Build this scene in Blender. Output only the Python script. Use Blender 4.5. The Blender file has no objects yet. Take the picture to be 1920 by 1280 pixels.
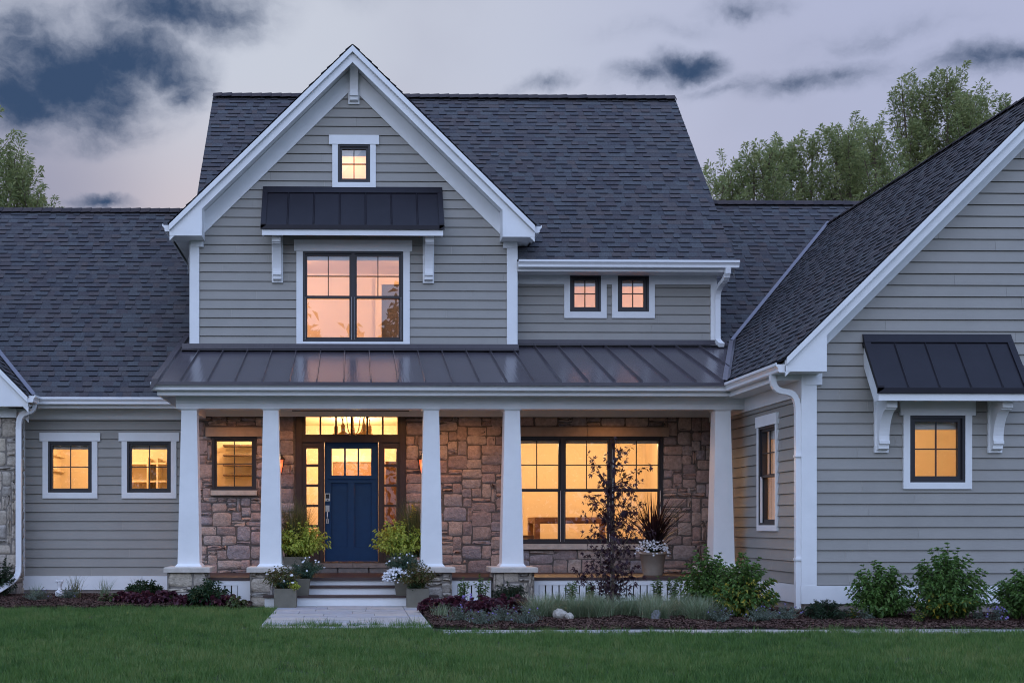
import bpy, bmesh, math, random
import numpy as np
from mathutils import Vector, Matrix

rad = math.radians
scene = bpy.context.scene
COL = scene.collection

# ------------------------------------------------------------------ camera
F, VX, VY, EYE, TH = 2250.0, 662.0, 985.0, 1.22, 0.016
cT, sT = math.cos(TH), math.sin(TH)
CX0 = VX + F * math.tan(TH)
cam_d = bpy.data.cameras.new('camera')
cam = bpy.data.objects.new('camera', cam_d)
COL.objects.link(cam)
cam.location = (0, 0, EYE)
cam.rotation_euler = (rad(90), 0, -TH)
cam_d.sensor_width = 36
cam_d.lens = F / 1920 * 36
cam_d.shift_x = (960 - CX0) / 1920
cam_d.shift_y = (VY - 640) / 1920
cam_d.clip_end = 2000
scene.camera = cam

# ------------------------------------------------------------------ exposure
scene.view_settings.view_transform = 'Standard'
scene.view_settings.look = 'None'
scene.view_settings.exposure = 0.0
scene.view_settings.gamma = 1.0
scene.cycles.max_bounces = 8
scene.cycles.transparent_max_bounces = 16
scene.cycles.sample_clamp_indirect = 4.0
scene.cycles.filter_width = 1.05

# ------------------------------------------------------------------ sky
def clouds_world():
    w = bpy.data.worlds.new('World')
    scene.world = w
    w.use_nodes = True
    nt = w.node_tree
    N, L = nt.nodes, nt.links
    for n in list(N):
        N.remove(n)
    def node(t, **k):
        n = N.new(t)
        for a, b in k.items():
            setattr(n, a, b)
        return n
    def math_(op, a, b=None, clamp=False):
        n = node('ShaderNodeMath', operation=op, use_clamp=clamp)
        for i, v in enumerate((a, b)):
            if v is None:
                continue
            if isinstance(v, (int, float)):
                n.inputs[i].default_value = v
            else:
                L.new(v, n.inputs[i])
        return n.outputs[0]
    def vmath(op, a, b):
        n = node('ShaderNodeVectorMath', operation=op)
        for i, v in enumerate((a, b)):
            if isinstance(v, tuple):
                n.inputs[i].default_value = v
            else:
                L.new(v, n.inputs[i])
        return n
    def mix(f, a, b):
        n = node('ShaderNodeMix', data_type='RGBA')
        if isinstance(f, (int, float)):
            n.inputs[0].default_value = f
        else:
            L.new(f, n.inputs[0])
        for i, v in ((6, a), (7, b)):
            if isinstance(v, tuple):
                n.inputs[i].default_value = (*v, 1)
            else:
                L.new(v, n.inputs[i])
        return n.outputs[2]
    def remap(v, a, b, c=0.0, d=1.0, smooth=True):
        n = node('ShaderNodeMapRange', interpolation_type='SMOOTHSTEP' if smooth else 'LINEAR')
        L.new(v, n.inputs[0])
        for i, x in enumerate((a, b, c, d)):
            n.inputs[i + 1].default_value = x
        return n.outputs[0]
    def noise(vec, scale, detail=6, rough=.55):
        n = node('ShaderNodeTexNoise')
        L.new(vec, n.inputs['Vector'])
        n.inputs['Scale'].default_value = scale
        n.inputs['Detail'].default_value = detail
        n.inputs['Roughness'].default_value = rough
        return n
    tc = node('ShaderNodeTexCoord')
    d = tc.outputs['Generated']
    sep = node('ShaderNodeSeparateXYZ')
    L.new(d, sep.inputs[0])
    sx, sy, sz = sep.outputs
    # physical dusk sky
    sky = node('ShaderNodeTexSky', sky_type='NISHITA')
    sky.sun_disc = False
    sky.sun_elevation = SUN_EL
    sky.sun_rotation = SUN_ROT
    skyb = vmath('SCALE', sky.outputs[0], (0, 0, 0))
    skyb.inputs['Scale'].default_value = 0.10
    # high overcast veil: pale in front, pinkish low, lavender to the right, blue behind and overhead
    front = mix(remap(sz, .22, .36), (.67, .58, .63), (.625, .66, .765))
    front = mix(remap(sx, -.05, .40), front, (.465, .50, .70))
    front = mix(math_('MULTIPLY', remap(sx, -.13, -.27), remap(sz, .345, .26)), front, (.34, .31, .44))
    front = mix(math_('MULTIPLY', remap(sx, -.09, -.26), .55), front, (.36, .385, .50))
    back = mix(remap(sz, 0.0, .9), (.92, 1.18, 1.76), (.82, 1.16, 2.02))
    base = mix(remap(sy, .45, -.15), front, back)
    big = noise(d, 3.0, 5, .5)
    base = mix(math_('MULTIPLY', remap(big.outputs[0], .45, .7), .35), base, (.40, .40, .53))
    veil = mix(.10, base, skyb.outputs[0])
    # cloud banks, each at its own direction, edges broken up by noise
    n1 = noise(d, 9.0, 7, .58)
    off = vmath('SUBTRACT', n1.outputs[1], (.5, .5, .5))
    offs = vmath('SCALE', off.outputs[0], (0, 0, 0))
    offs.inputs['Scale'].default_value = .06
    p = vmath('ADD', d, offs.outputs[0]).outputs[0]
    def D(px, py):
        a, b = (px - VX) / F, (VY - py) / F
        v = Vector((a, 1, b)).normalized()
        return tuple(v)
    dens = None
    banks = [((135, 150), 165, 92, 1.0), ((40, 190), 120, 70, .85), ((205, 105), 95, 60, .8),
             ((350, 40), 150, 50, .8), ((300, 120), 85, 55, .8), ((60, 55), 150, 50, .6), ((330, 175), 60, 34, .65),
             ((110, 235), 90, 32, .45), ((455, 20), 100, 40, .4),
             ((1285, 125), 62, 26, .85), ((1215, 150), 70, 24, .62), ((1480, 147), 120, 26, .62), ((1400, 12), 80, 18, .65),
             ((1850, 100), 130, 32, .68), ((1905, 92), 45, 25, .7), ((1030, 153), 70, 14, .55), ((1590, 130), 100, 24, .5), ((1350, 165), 90, 16, .45), ((1660, 60), 160, 30, .33), ((1230, 60), 140, 20, .28),
             ((180, 388), 60, 14, .75), ((700, -60), 400, 60, .3), ((-300, 250), 200, 90, .8), ((2300, 50), 220, 60, .7)]
    for (c_, rx, rz, k) in banks:
        v = vmath('SUBTRACT', p, D(*c_))
        v = vmath('MULTIPLY', v.outputs[0], (F / rx, F / 200, F / rz))
        ln = node('ShaderNodeVectorMath', operation='LENGTH')
        L.new(v.outputs[0], ln.inputs[0])
        m = math_('MULTIPLY', remap(ln.outputs['Value'], 1.5, .15, smooth=False), k)
        dens = m if dens is None else math_('MAXIMUM', dens, m)
    mp_ = node('ShaderNodeMapping')
    mp_.inputs['Scale'].default_value = (1, 1, 1.7)
    L.new(p, mp_.inputs[0])
    wisp = noise(mp_.outputs[0], 21.0, 8, .6)
    rag = math_('MULTIPLY', math_('SUBTRACT', wisp.outputs[0], .5), .95)
    gate = remap(dens, .02, .35)
    dens = remap(math_('ADD', dens, math_('MULTIPLY', rag, gate)), .03, .86)
    ccol = mix(dens, (.20, .245, .36), (.042, .078, .158))
    col = mix(dens, veil, ccol)
    bg = node('ShaderNodeBackground')
    L.new(col, bg.inputs[0])
    bg.inputs[1].default_value = SKY_STRENGTH
    out = node('ShaderNodeOutputWorld')
    L.new(bg.outputs[0], out.inputs[0])

SKY_STRENGTH = 1.0
SUN_EL, SUN_ROT = rad(4), rad(200)
clouds_world()

# soft afterglow from the open side behind the viewer
sd = bpy.data.lights.new('sun', 'SUN')
sd.energy = 0.3
sd.angle = rad(50)
sd.color = (1.0, .95, .93)
sun = bpy.data.objects.new('sun', sd)
COL.objects.link(sun)
sun.rotation_euler = (rad(58), 0, rad(-22))

# ------------------------------------------------------------------ pixel measurements -> metres
def PX(px, Y):
    u = (px - CX0) / F
    return Y * (u * cT + sT) / (cT - u * sT)
def PZ(py, px, Y):
    return EYE + (VY - py) * (PX(px, Y) * sT + Y * cT) / F

# ------------------------------------------------------------------ materials
MATS = {}
def mat(name, col, rough=.6, metal=0.0, spec=.5, noise=None, bump=None, attr=None, trans=0.0, emit=None, coat=0.0):
    """noise=(scale, amount), bump=(scale, strength[, stretch]), attr=list of colours picked by the face value 'rnd'"""
    m = bpy.data.materials.new(name)
    m.use_nodes = True
    nt = m.node_tree
    N, L = nt.nodes, nt.links
    b = N['Principled BSDF']
    b.inputs['Base Color'].default_value = (*col, 1)
    b.inputs['Roughness'].default_value = rough
    b.inputs['Metallic'].default_value = metal
    b.inputs['Specular IOR Level'].default_value = spec
    b.inputs['Coat Weight'].default_value = coat
    tc = N.new('ShaderNodeTexCoord')
    src = None
    if attr:
        a = N.new('ShaderNodeAttribute')
        a.attribute_name = 'rnd'
        r = N.new('ShaderNodeValToRGB')
        r.color_ramp.interpolation = 'LINEAR'
        els = r.color_ramp.elements
        while len(els) < len(attr):
            els.new(.5)
        for i, c in enumerate(attr):
            els[i].position = i / (len(attr) - 1)
            els[i].color = (*c, 1)
        L.new(a.outputs['Fac'], r.inputs[0])
        src = r.outputs[0]
    if noise:
        n = N.new('ShaderNodeTexNoise')
        n.inputs['Scale'].default_value = noise[0]
        n.inputs['Detail'].default_value = 6
        n.inputs['Roughness'].default_value = .6
        L.new(tc.outputs['Object'], n.inputs['Vector'])
        mr = N.new('ShaderNodeMapRange')
        mr.inputs[1].default_value, mr.inputs[2].default_value = .3, .7
        mr.inputs[3].default_value, mr.inputs[4].default_value = 1 - noise[1], 1 + noise[1]
        L.new(n.outputs[0], mr.inputs[0])
        vm = N.new('ShaderNodeVectorMath')
        vm.operation = 'SCALE'
        if src is None:
            vm.inputs[0].default_value = col
        else:
            L.new(src, vm.inputs[0])
        L.new(mr.outputs[0], vm.inputs['Scale'])
        src = vm.outputs[0]
    if src is not None:
        L.new(src, b.inputs['Base Color'])
    if bump:
        n = N.new('ShaderNodeTexNoise')
        n.inputs['Scale'].default_value = bump[0]
        n.inputs['Detail'].default_value = 5
        vec = tc.outputs['Object']
        if len(bump) > 2:
            mp = N.new('ShaderNodeMapping')
            mp.inputs['Scale'].default_value = bump[2]
            L.new(vec, mp.inputs[0])
            vec = mp.outputs[0]
        L.new(vec, n.inputs['Vector'])
        bp = N.new('ShaderNodeBump')
        bp.inputs['Strength'].default_value = bump[1]
        bp.inputs['Distance'].default_value = .02
        L.new(n.outputs[0], bp.inputs['Height'])
        L.new(bp.outputs[0], b.inputs['Normal'])
    if emit:
        b.inputs['Emission Color'].default_value = (*emit[0], 1)
        b.inputs['Emission Strength'].default_value = emit[1]
    if trans:
        out = N['Material Output']
        t = N.new('ShaderNodeBsdfTranslucent')
        if src is not None:
            L.new(src, t.inputs[0])
        else:
            t.inputs[0].default_value = (*col, 1)
        mx = N.new('ShaderNodeMixShader')
        mx.inputs[0].default_value = trans
        L.new(b.outputs[0], mx.inputs[1])
        L.new(t.outputs[0], mx.inputs[2])
        L.new(mx.outputs[0], out.inputs[0])
    MATS[name] = m
    return m

def glass_mat(name, base, tint=(1, 1, 1), rough=0.0):
    m = bpy.data.materials.new(name)
    m.use_nodes = True
    nt = m.node_tree
    N, L = nt.nodes, nt.links
    N.remove(N['Principled BSDF'])
    lw = N.new('ShaderNodeLayerWeight')
    lw.inputs[0].default_value = .5
    pw = N.new('ShaderNodeMath'); pw.operation = 'POWER'; pw.inputs[1].default_value = 3.0
    L.new(lw.outputs['Facing'], pw.inputs[0])
    mr = N.new('ShaderNodeMapRange')
    mr.inputs[3].default_value, mr.inputs[4].default_value = base, 1.0
    L.new(pw.outputs[0], mr.inputs[0])
    t = N.new('ShaderNodeBsdfTransparent'); t.inputs[0].default_value = (*tint, 1)
    g = N.new('ShaderNodeBsdfGlossy'); g.inputs['Roughness'].default_value = rough
    mx = N.new('ShaderNodeMixShader')
    L.new(mr.outputs[0], mx.inputs[0]); L.new(t.outputs[0], mx.inputs[1]); L.new(g.outputs[0], mx.inputs[2])
    L.new(mx.outputs[0], N['Material Output'].inputs[0])
    MATS[name] = m
    return m

mat('white_paint', (.80, .80, .79), .5, noise=(2.3, .05), bump=(90, .05))
mat('gutter_white', (.82, .82, .82), .3)
mat('siding', (.36, .325, .275), .55, noise=(2.2, .05), bump=(60, .12, (.12, 1, 3)), attr=[(.300, .284, .254), (.322, .304, .273)])
mat('shingle', (.05, .05, .06), .9, spec=.25, attr=[(0.0600, 0.0628, 0.0745), (0.0760, 0.0676, 0.0745), (0.0780, 0.0830, 0.0927), (0.0900, 0.0772, 0.0795), (0.0880, 0.0936, 0.1027), (0.0660, 0.0676, 0.0795)],
    noise=(35, .28), bump=(140, .5))
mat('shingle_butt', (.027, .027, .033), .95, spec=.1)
mat('ridge_shingle', (.05, .043, .047), .9, spec=.2, attr=[(.040, .036, .042), (.060, .050, .052)], noise=(40, .3))
mat('bronze_metal', (.072, .064, .076), .21, spec=.5, noise=(4, .12), bump=(5, .10, (7, .25, .25)))
mat('awning_metal', (.020, .018, .024), .38, spec=.22, noise=(4, .12))
mat('valley_metal', (.20, .20, .24), .45, metal=.6, noise=(9, .1))
mat('stone', (.2, .15, .12), .9, spec=.25, attr=[(0.3094, 0.2490, 0.2361), (0.4187, 0.3043, 0.2670), (0.4914, 0.3965, 0.3388), (0.3640, 0.3228, 0.3286), (0.3003, 0.2306, 0.2156), (0.5278, 0.4058, 0.3388), (0.4369, 0.3135, 0.2773), (0.3459, 0.3135, 0.3286)],
    noise=(16, .26), bump=(38, .9))
mat('pier_stone', (.3, .26, .2), .9, spec=.25, attr=[(0.4080, 0.3480, 0.2820), (0.4800, 0.4080, 0.3240), (0.3600, 0.3240, 0.2820), (0.5280, 0.4500, 0.3480), (0.4320, 0.3720, 0.3120), (0.3720, 0.3420, 0.3120)],
    noise=(16, .26), bump=(38, .9))
mat('pier_mortar', (.21, .185, .16), .95, noise=(30, .2))
mat('mortar', (.14, .118, .105), .95, noise=(30, .2))
mat('limestone', (.56, .50, .43), .85, noise=(9, .12), bump=(22, .35))
mat('lintel_stone', (.38, .29, .225), .85, noise=(9, .1), bump=(22, .25))
mat('threshold_stone', (.24, .21, .19), .85, noise=(9, .2), bump=(22, .5))
mat('deck', (.062, .036, .030), .5, noise=(8, .15), bump=(30, .2, (.2, 4, 4)))
mat('window_frame', (.024, .022, .026), .42)
mat('door_brown', (.040, .022, .015), .45, noise=(10, .2), bump=(40, .15, (3, 3, .2)))
mat('door_navy', (.006, .041, .120), .5, spec=.3, noise=(9, .08), bump=(60, .06, (3, 3, .2)))
mat('steel', (.62, .60, .58), .28, metal=1)
mat('dark_screen', (.015, .015, .018), .15)
mat('lantern_metal', (.018, .014, .013), .45)
mat('lantern_glass', (.55, .16, .07), .3, emit=((1, .20, .07), .55))
mat('can_light', (.9, .8, .6), .4, emit=((1, .62, .28), 6.0))
mat('lamp_bulb', (.9, .8, .6), .4, emit=((1, .72, .38), 12.0))
mat('cream_wall', (.80, .68, .51), .8)
mat('cream_trim', (.86, .74, .55), .6)
mat('white_wall', (.82, .72, .62), .8)
mat('shelf_white', (.75, .62, .44), .6)
mat('shelf_dark', (.09, .05, .03), .6)
mat('table_wood', (.22, .11, .05), .5, noise=(6, .2))
mat('floor_wood', (.28, .15, .07), .4, noise=(4, .2))
mat('blind_fabric', (.62, .62, .58), .9)
mat('painted_shade', (.10, .10, .12), .9)  # dark colour standing in for shade behind slats and casing
mat('lamp_shade', (.40, .27, .14), .5)
mat('concrete', (.30, .25, .22), .9, noise=(5, .12), bump=(40, .2))
mat('paver', (.35, .34, .33), .85, attr=[(.36, .36, .37), (.41, .39, .36), (.33, .335, .36), (.45, .41, .36), (.37, .345, .33)], noise=(7, .16), bump=(30, .25))
mat('paver_joint', (.26, .25, .24), .95)
mat('soil', (.05, .032, .024), .95, noise=(12, .3), bump=(40, .8))
mat('bark', (.06, .03, .02), .95, attr=[(.030, .013, .010), (.062, .027, .020), (.095, .046, .032), (.045, .019, .014), (.16, .10, .07)])
mat('turf_soil', (.020, .035, .014), .95, noise=(3, .3))
mat('grass_blade', (.05, .09, .03), .55, spec=.3, attr=[(0.0541, 0.1224, 0.0298), (0.0837, 0.1730, 0.0388), (0.1230, 0.2214, 0.0507), (0.1083, 0.1899, 0.0596), (0.1845, 0.2427, 0.0745)], trans=.3)
mat('far_ground', (.035, .055, .022), .95, noise=(.3, .3))
mat('planter_clay', (.22, .19, .15), .8, noise=(8, .15), bump=(30, .15))
mat('planter_grey', (.155, .14, .105), .75, noise=(8, .12), bump=(40, .15))
mat('terracotta_pale', (.34, .28, .22), .8, noise=(6, .15), bump=(30, .15))
mat('ornament_white', (.72, .70, .69), .6)
mat('rock', (.42, .38, .32), .9, noise=(10, .25), bump=(14, .8))
mat('rock_grey', (.20, .20, .21), .9, noise=(10, .25), bump=(14, .8))
mat('stake_white', (.78, .78, .76), .5)
mat('trunk_bark', (.12, .085, .06), .9, noise=(20, .25), bump=(40, .6, (1, 1, .2)))
mat('dark_stem', (.055, .035, .03), .8)
mat('green_stem', (.10, .11, .05), .7)
LEAF = dict(rough=.5, spec=.35, trans=.28)
mat('leaf_hydrangea', (.05, .10, .03), attr=[(0.0675, 0.1408, 0.0297), (0.0963, 0.1904, 0.0405), (0.1271, 0.2235, 0.0486), (0.0866, 0.1656, 0.0432), (0.1639, 0.2484, 0.0607)], **LEAF)
mat('leaf_hydrangea_yellowing', (.09, .12, .03), attr=[(0.0735, 0.1543, 0.0330), (0.1050, 0.2031, 0.0450), (0.0875, 0.1788, 0.0450), (0.1925, 0.2275, 0.0450), (0.5250, 0.3900, 0.0450)], **LEAF)
mat('leaf_yew', (.02, .05, .02), attr=[(.014, .034, .016), (.022, .050, .020), (.034, .066, .026)], **LEAF)
mat('leaf_dark', (.02, .05, .02), attr=[(.016, .042, .018), (.026, .060, .024), (.050, .090, .032)], **LEAF)
mat('leaf_heuchera', (.06, .015, .025), attr=[(0.0375, 0.0100, 0.0175), (0.0750, 0.0175, 0.0300), (0.1125, 0.0300, 0.0425), (0.0625, 0.0200, 0.0350), (0.1500, 0.0625, 0.0750)], **LEAF)
mat('leaf_heuchera_green', (.10, .12, .05), attr=[(.07, .11, .04), (.12, .16, .06), (.10, .05, .04), (.17, .19, .10)], **LEAF)
mat('leaf_fescue', (.14, .20, .10), attr=[(0.1342, 0.2013, 0.1037), (0.2074, 0.2745, 0.1464), (0.2684, 0.3233, 0.1952), (0.3416, 0.3416, 0.2318)], **LEAF)
mat('leaf_nepeta', (.14, .16, .13), attr=[(0.1000, 0.1375, 0.0938), (0.1625, 0.2000, 0.1500), (0.2125, 0.2375, 0.1938)], **LEAF)
mat('leaf_chartreuse', (.22, .24, .04), attr=[(0.2936, 0.3873, 0.0607), (0.4894, 0.5468, 0.0911), (0.6000, 0.6000, 0.1216), (0.3670, 0.4556, 0.0709)], **LEAF)
mat('leaf_marguerite', (.05, .10, .06), attr=[(.03, .075, .045), (.05, .10, .06), (.075, .13, .075)], **LEAF)
mat('leaf_rust', (.10, .10, .03), attr=[(.06, .10, .025), (.10, .11, .03), (.16, .08, .03), (.08, .12, .03)], **LEAF)
mat('leaf_maple', (.04, .015, .025), attr=[(.022, .010, .018), (.040, .016, .026), (.065, .026, .036), (.05, .03, .045)], **LEAF)
mat('leaf_cordyline', (.03, .012, .015), attr=[(0.0144, 0.0064, 0.0080), (0.0256, 0.0096, 0.0120), (0.0440, 0.0176, 0.0192)], **LEAF)
mat('leaf_reed', (.06, .07, .03), attr=[(0.0741, 0.0936, 0.0351), (0.1235, 0.1352, 0.0507), (0.2223, 0.1872, 0.0683)], **LEAF)
mat('leaf_ash', (.06, .10, .035), attr=[(0.1662, 0.2127, 0.0946), (0.2640, 0.3093, 0.1340), (0.3912, 0.4124, 0.1735), (0.2934, 0.3383, 0.1420), (0.5381, 0.4995, 0.2444)], rough=.5, spec=.3, trans=.5)
mat('petal_white', (.80, .80, .82), .6, trans=.2)
mat('petal_yellow', (.75, .42, .02), .6, trans=.2)
mat('petal_purple', (.22, .15, .40), .6, trans=.2)
glass_mat('pane_glass', .075)
glass_mat('upper_glass', .22)

# ------------------------------------------------------------------ mesh helpers
class Frame:
    """local axes on a wall: u along it, w out of it, z up"""
    def __init__(s, o, u=(1, 0, 0)):
        s.o, s.u = Vector(o), Vector(u).normalized()
        s.n = s.u.cross(Vector((0, 0, 1)))
    def P(s, u, w, z):
        p = s.o + s.u * u + s.n * w
        return (p.x, p.y, p.z + z)

class MB:
    def __init__(s):
        s.v, s.f, s.m, s.r = [], [], [], []
    def face(s, pts, m=0, r=None):
        i = len(s.v)
        s.v.extend([tuple(p) for p in pts])
        s.f.append(tuple(range(i, i + len(pts))))
        s.m.append(m)
        s.r.append(random.random() if r is None else r)
    def add(s, verts, faces, m=0, r=None):
        i = len(s.v)
        s.v.extend([tuple(p) for p in verts])
        r = random.random() if r is None else r
        for f in faces:
            s.f.append(tuple(i + k for k in f))
            s.m.append(m)
            s.r.append(r)
    def box(s, fr, u0, u1, w0, w1, z0, z1, m=0, r=None):
        P = fr.P
        vs = [P(u, w, z) for z in (z0, z1) for (u, w) in ((u0, w0), (u1, w0), (u1, w1), (u0, w1))]
        s.add(vs, [(0, 1, 2, 3), (7, 6, 5, 4), (0, 4, 5, 1), (1, 5, 6, 2), (2, 6, 7, 3), (3, 7, 4, 0)], m, r)
    def cbox(s, x0, x1, y0, y1, z0, z1, m=0, r=None):
        vs = [(x, y, z) for z in (z0, z1) for (x, y) in ((x0, y0), (x1, y0), (x1, y1), (x0, y1))]
        s.add(vs, [(3, 2, 1, 0), (4, 5, 6, 7), (1, 5, 4, 0), (2, 6, 5, 1), (3, 7, 6, 2), (0, 4, 7, 3)], m, r)
    def prism(s, fr, pts, w0, w1, m=0, r=None):
        """polygon in (u, z) extruded along w"""
        n = len(pts)
        vs = [fr.P(u, w0, z) for u, z in pts] + [fr.P(u, w1, z) for u, z in pts]
        fs = [tuple(range(n - 1, -1, -1)), tuple(range(n, 2 * n))]
        fs += [(i, (i + 1) % n, n + (i + 1) % n, n + i) for i in range(n)]
        s.add(vs, fs, m, r)
    def profile(s, fr, pts, u0, u1, m=0, r=None):
        """polygon in (w, z) extruded along u"""
        n = len(pts)
        vs = [fr.P(u0, w, z) for w, z in pts] + [fr.P(u1, w, z) for w, z in pts]
        fs = [tuple(range(n - 1, -1, -1)), tuple(range(n, 2 * n))]
        fs += [(i, (i + 1) % n, n + (i + 1) % n, n + i) for i in range(n)]
        s.add(vs, fs, m, r)
    def frustum(s, c, z0, z1, a0, b0, a1, b1, m=0, r=None):
        x, y = c
        vs = [(x + sx * a, y + sy * b, z) for z, a, b in ((z0, a0, b0), (z1, a1, b1)) for sx, sy in ((-1, -1), (1, -1), (1, 1), (-1, 1))]
        s.add(vs, [(3, 2, 1, 0), (4, 5, 6, 7), (1, 5, 4, 0), (2, 6, 5, 1), (3, 7, 6, 2), (0, 4, 7, 3)], m, r)
    def lathe(s, c, prof, n=20, m=0, r=None):
        """prof: (radius, z) from bottom to top"""
        x, y, z = c
        vs, fs = [], []
        for (q, h) in prof:
            for k in range(n):
                a = 2 * math.pi * k / n
                vs.append((x + q * math.cos(a), y + q * math.sin(a), z + h))
        for j in range(len(prof) - 1):
            for k in range(n):
                fs.append((j * n + k, j * n + (k + 1) % n, (j + 1) * n + (k + 1) % n, (j + 1) * n + k))
        fs.append(tuple(range(n - 1, -1, -1)))
        fs.append(tuple(range((len(prof) - 1) * n, len(prof) * n)))
        s.add(vs, fs, m, r)
    def tube(s, pts, radii, n=8, m=0, r=None, square=None):
        """round (or square=(a,b,side)) tube along pts"""
        pts = [Vector(p) for p in pts]
        if isinstance(radii, (int, float)):
            radii = [radii] * len(pts)
        vs, fs = [], []
        ref = None
        for i, p in enumerate(pts):
            t = (pts[min(i + 1, len(pts) - 1)] - pts[max(i - 1, 0)]).normalized()
            if square:
                a, b, side = square
                sd_ = Vector(side)
                o = t.cross(sd_).normalized()
                ring = [p + sd_ * x * a + o * y * b for x, y in ((-1, -1), (1, -1), (1, 1), (-1, 1))]
            else:
                if ref is None:
                    ref = Vector((0, 0, 1)) if abs(t.z) < .9 else Vector((1, 0, 0))
                e1 = t.cross(ref).normalized()
                e2 = e1.cross(t)
                ref = e2
                ring = [p + (e1 * math.cos(2 * math.pi * k / n) + e2 * math.sin(2 * math.pi * k / n)) * radii[i] for k in range(n)]
            vs += ring
        k = len(ring)
        for i in range(len(pts) - 1):
            for j in range(k):
                fs.append((i * k + j, i * k + (j + 1) % k, (i + 1) * k + (j + 1) % k, (i + 1) * k + j))
        fs.append(tuple(range(k - 1, -1, -1)))
        fs.append(tuple(range((len(pts) - 1) * k, len(pts) * k)))
        s.add(vs, fs, m, r)
    def build(s, name, mats, parent=None, smooth=False):
        me = bpy.data.meshes.new(name)
        me.from_pydata(s.v, [], s.f)
        if isinstance(mats, str):
            mats = [mats]
        for k in mats:
            me.materials.append(MATS[k])
        me.polygons.foreach_set('material_index', s.m)
        a = me.attributes.new('rnd', 'FLOAT', 'FACE')
        a.data.foreach_set('value', s.r)
        if smooth:
            me.polygons.foreach_set('use_smooth', [True] * len(s.f))
        me.update()
        o = bpy.data.objects.new(name, me)
        COL.objects.link(o)
        if parent:
            attach(o, parent)
        return o

def np_mesh(name, verts, faces, rnd, mats, parent=None, midx=None, smooth=False):
    """verts (N,3), faces (M,3), rnd (M,)"""
    me = bpy.data.meshes.new(name)
    n, m = len(verts), len(faces)
    me.vertices.add(n)
    me.vertices.foreach_set('co', np.ascontiguousarray(verts, dtype=np.float32).ravel())
    k = faces.shape[1]
    me.loops.add(m * k)
    me.loops.foreach_set('vertex_index', np.ascontiguousarray(faces, dtype=np.int32).ravel())
    me.polygons.add(m)
    me.polygons.foreach_set('loop_start', np.arange(0, m * k, k, dtype=np.int32))
    for q in ([mats] if isinstance(mats, str) else mats):
        me.materials.append(MATS[q])
    if midx is not None:
        me.polygons.foreach_set('material_index', np.ascontiguousarray(midx, dtype=np.int32))
    a = me.attributes.new('rnd', 'FLOAT', 'FACE')
    a.data.foreach_set('value', np.ascontiguousarray(rnd, dtype=np.float32))
    me.update(calc_edges=True)
    o = bpy.data.objects.new(name, me)
    COL.objects.link(o)
    if parent:
        attach(o, parent)
    return o

def world_t(o):
    t = o.location.copy()
    if o.parent:
        t += world_t(o.parent) + o.matrix_parent_inverse.to_translation()
    return t
def attach(o, parent):
    o.parent = parent
    o.matrix_parent_inverse = Matrix.Translation(-world_t(parent))

def tag(o, label, cat, group=None, kind=None):
    o['label'] = label
    o['category'] = cat
    if group:
        o['group'] = group
    if kind:
        o['kind'] = kind
    return o
def structure(o, kind='structure'):
    o['kind'] = kind
    return o
def empty(name, loc):
    o = bpy.data.objects.new(name, None)
    o.empty_display_size = .1
    o.location = loc
    COL.objects.link(o)
    return o
def point_light(name, loc, power, col=(1, .6, .28), r=.12, parent=None):
    d = bpy.data.lights.new(name, 'POINT')
    d.energy, d.color, d.shadow_soft_size = power, col, r
    o = bpy.data.objects.new(name, d)
    o.location = loc
    COL.objects.link(o)
    return o
def down_light(name, loc, power, col, r=.07, spread=120):
    d = bpy.data.lights.new(name, 'AREA')
    d.shape, d.size, d.energy, d.color = 'DISK', r * 2, power, col
    d.spread = rad(spread)
    o = bpy.data.objects.new(name, d)
    o.location = loc
    COL.objects.link(o)
    return o

def rects_minus(u0, u1, z0, z1, holes):
    us = sorted({u0, u1} | {min(max(h[k], u0), u1) for h in holes for k in (0, 1)})
    zs = sorted({z0, z1} | {min(max(h[k], z0), z1) for h in holes for k in (2, 3)})
    out = []
    for a, b in zip(zs, zs[1:]):
        run = None
        for p, q in zip(us, us[1:]):
            mu, mz = (p + q) / 2, (a + b) / 2
            solid = not any(h[0] < mu < h[1] and h[2] < mz < h[3] for h in holes)
            if solid:
                run = [run[0], q] if run else [p, q]
            if (not solid or q == us[-1]) and run:
                out.append((run[0], run[1], a, b))
                run = None
    return out

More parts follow.
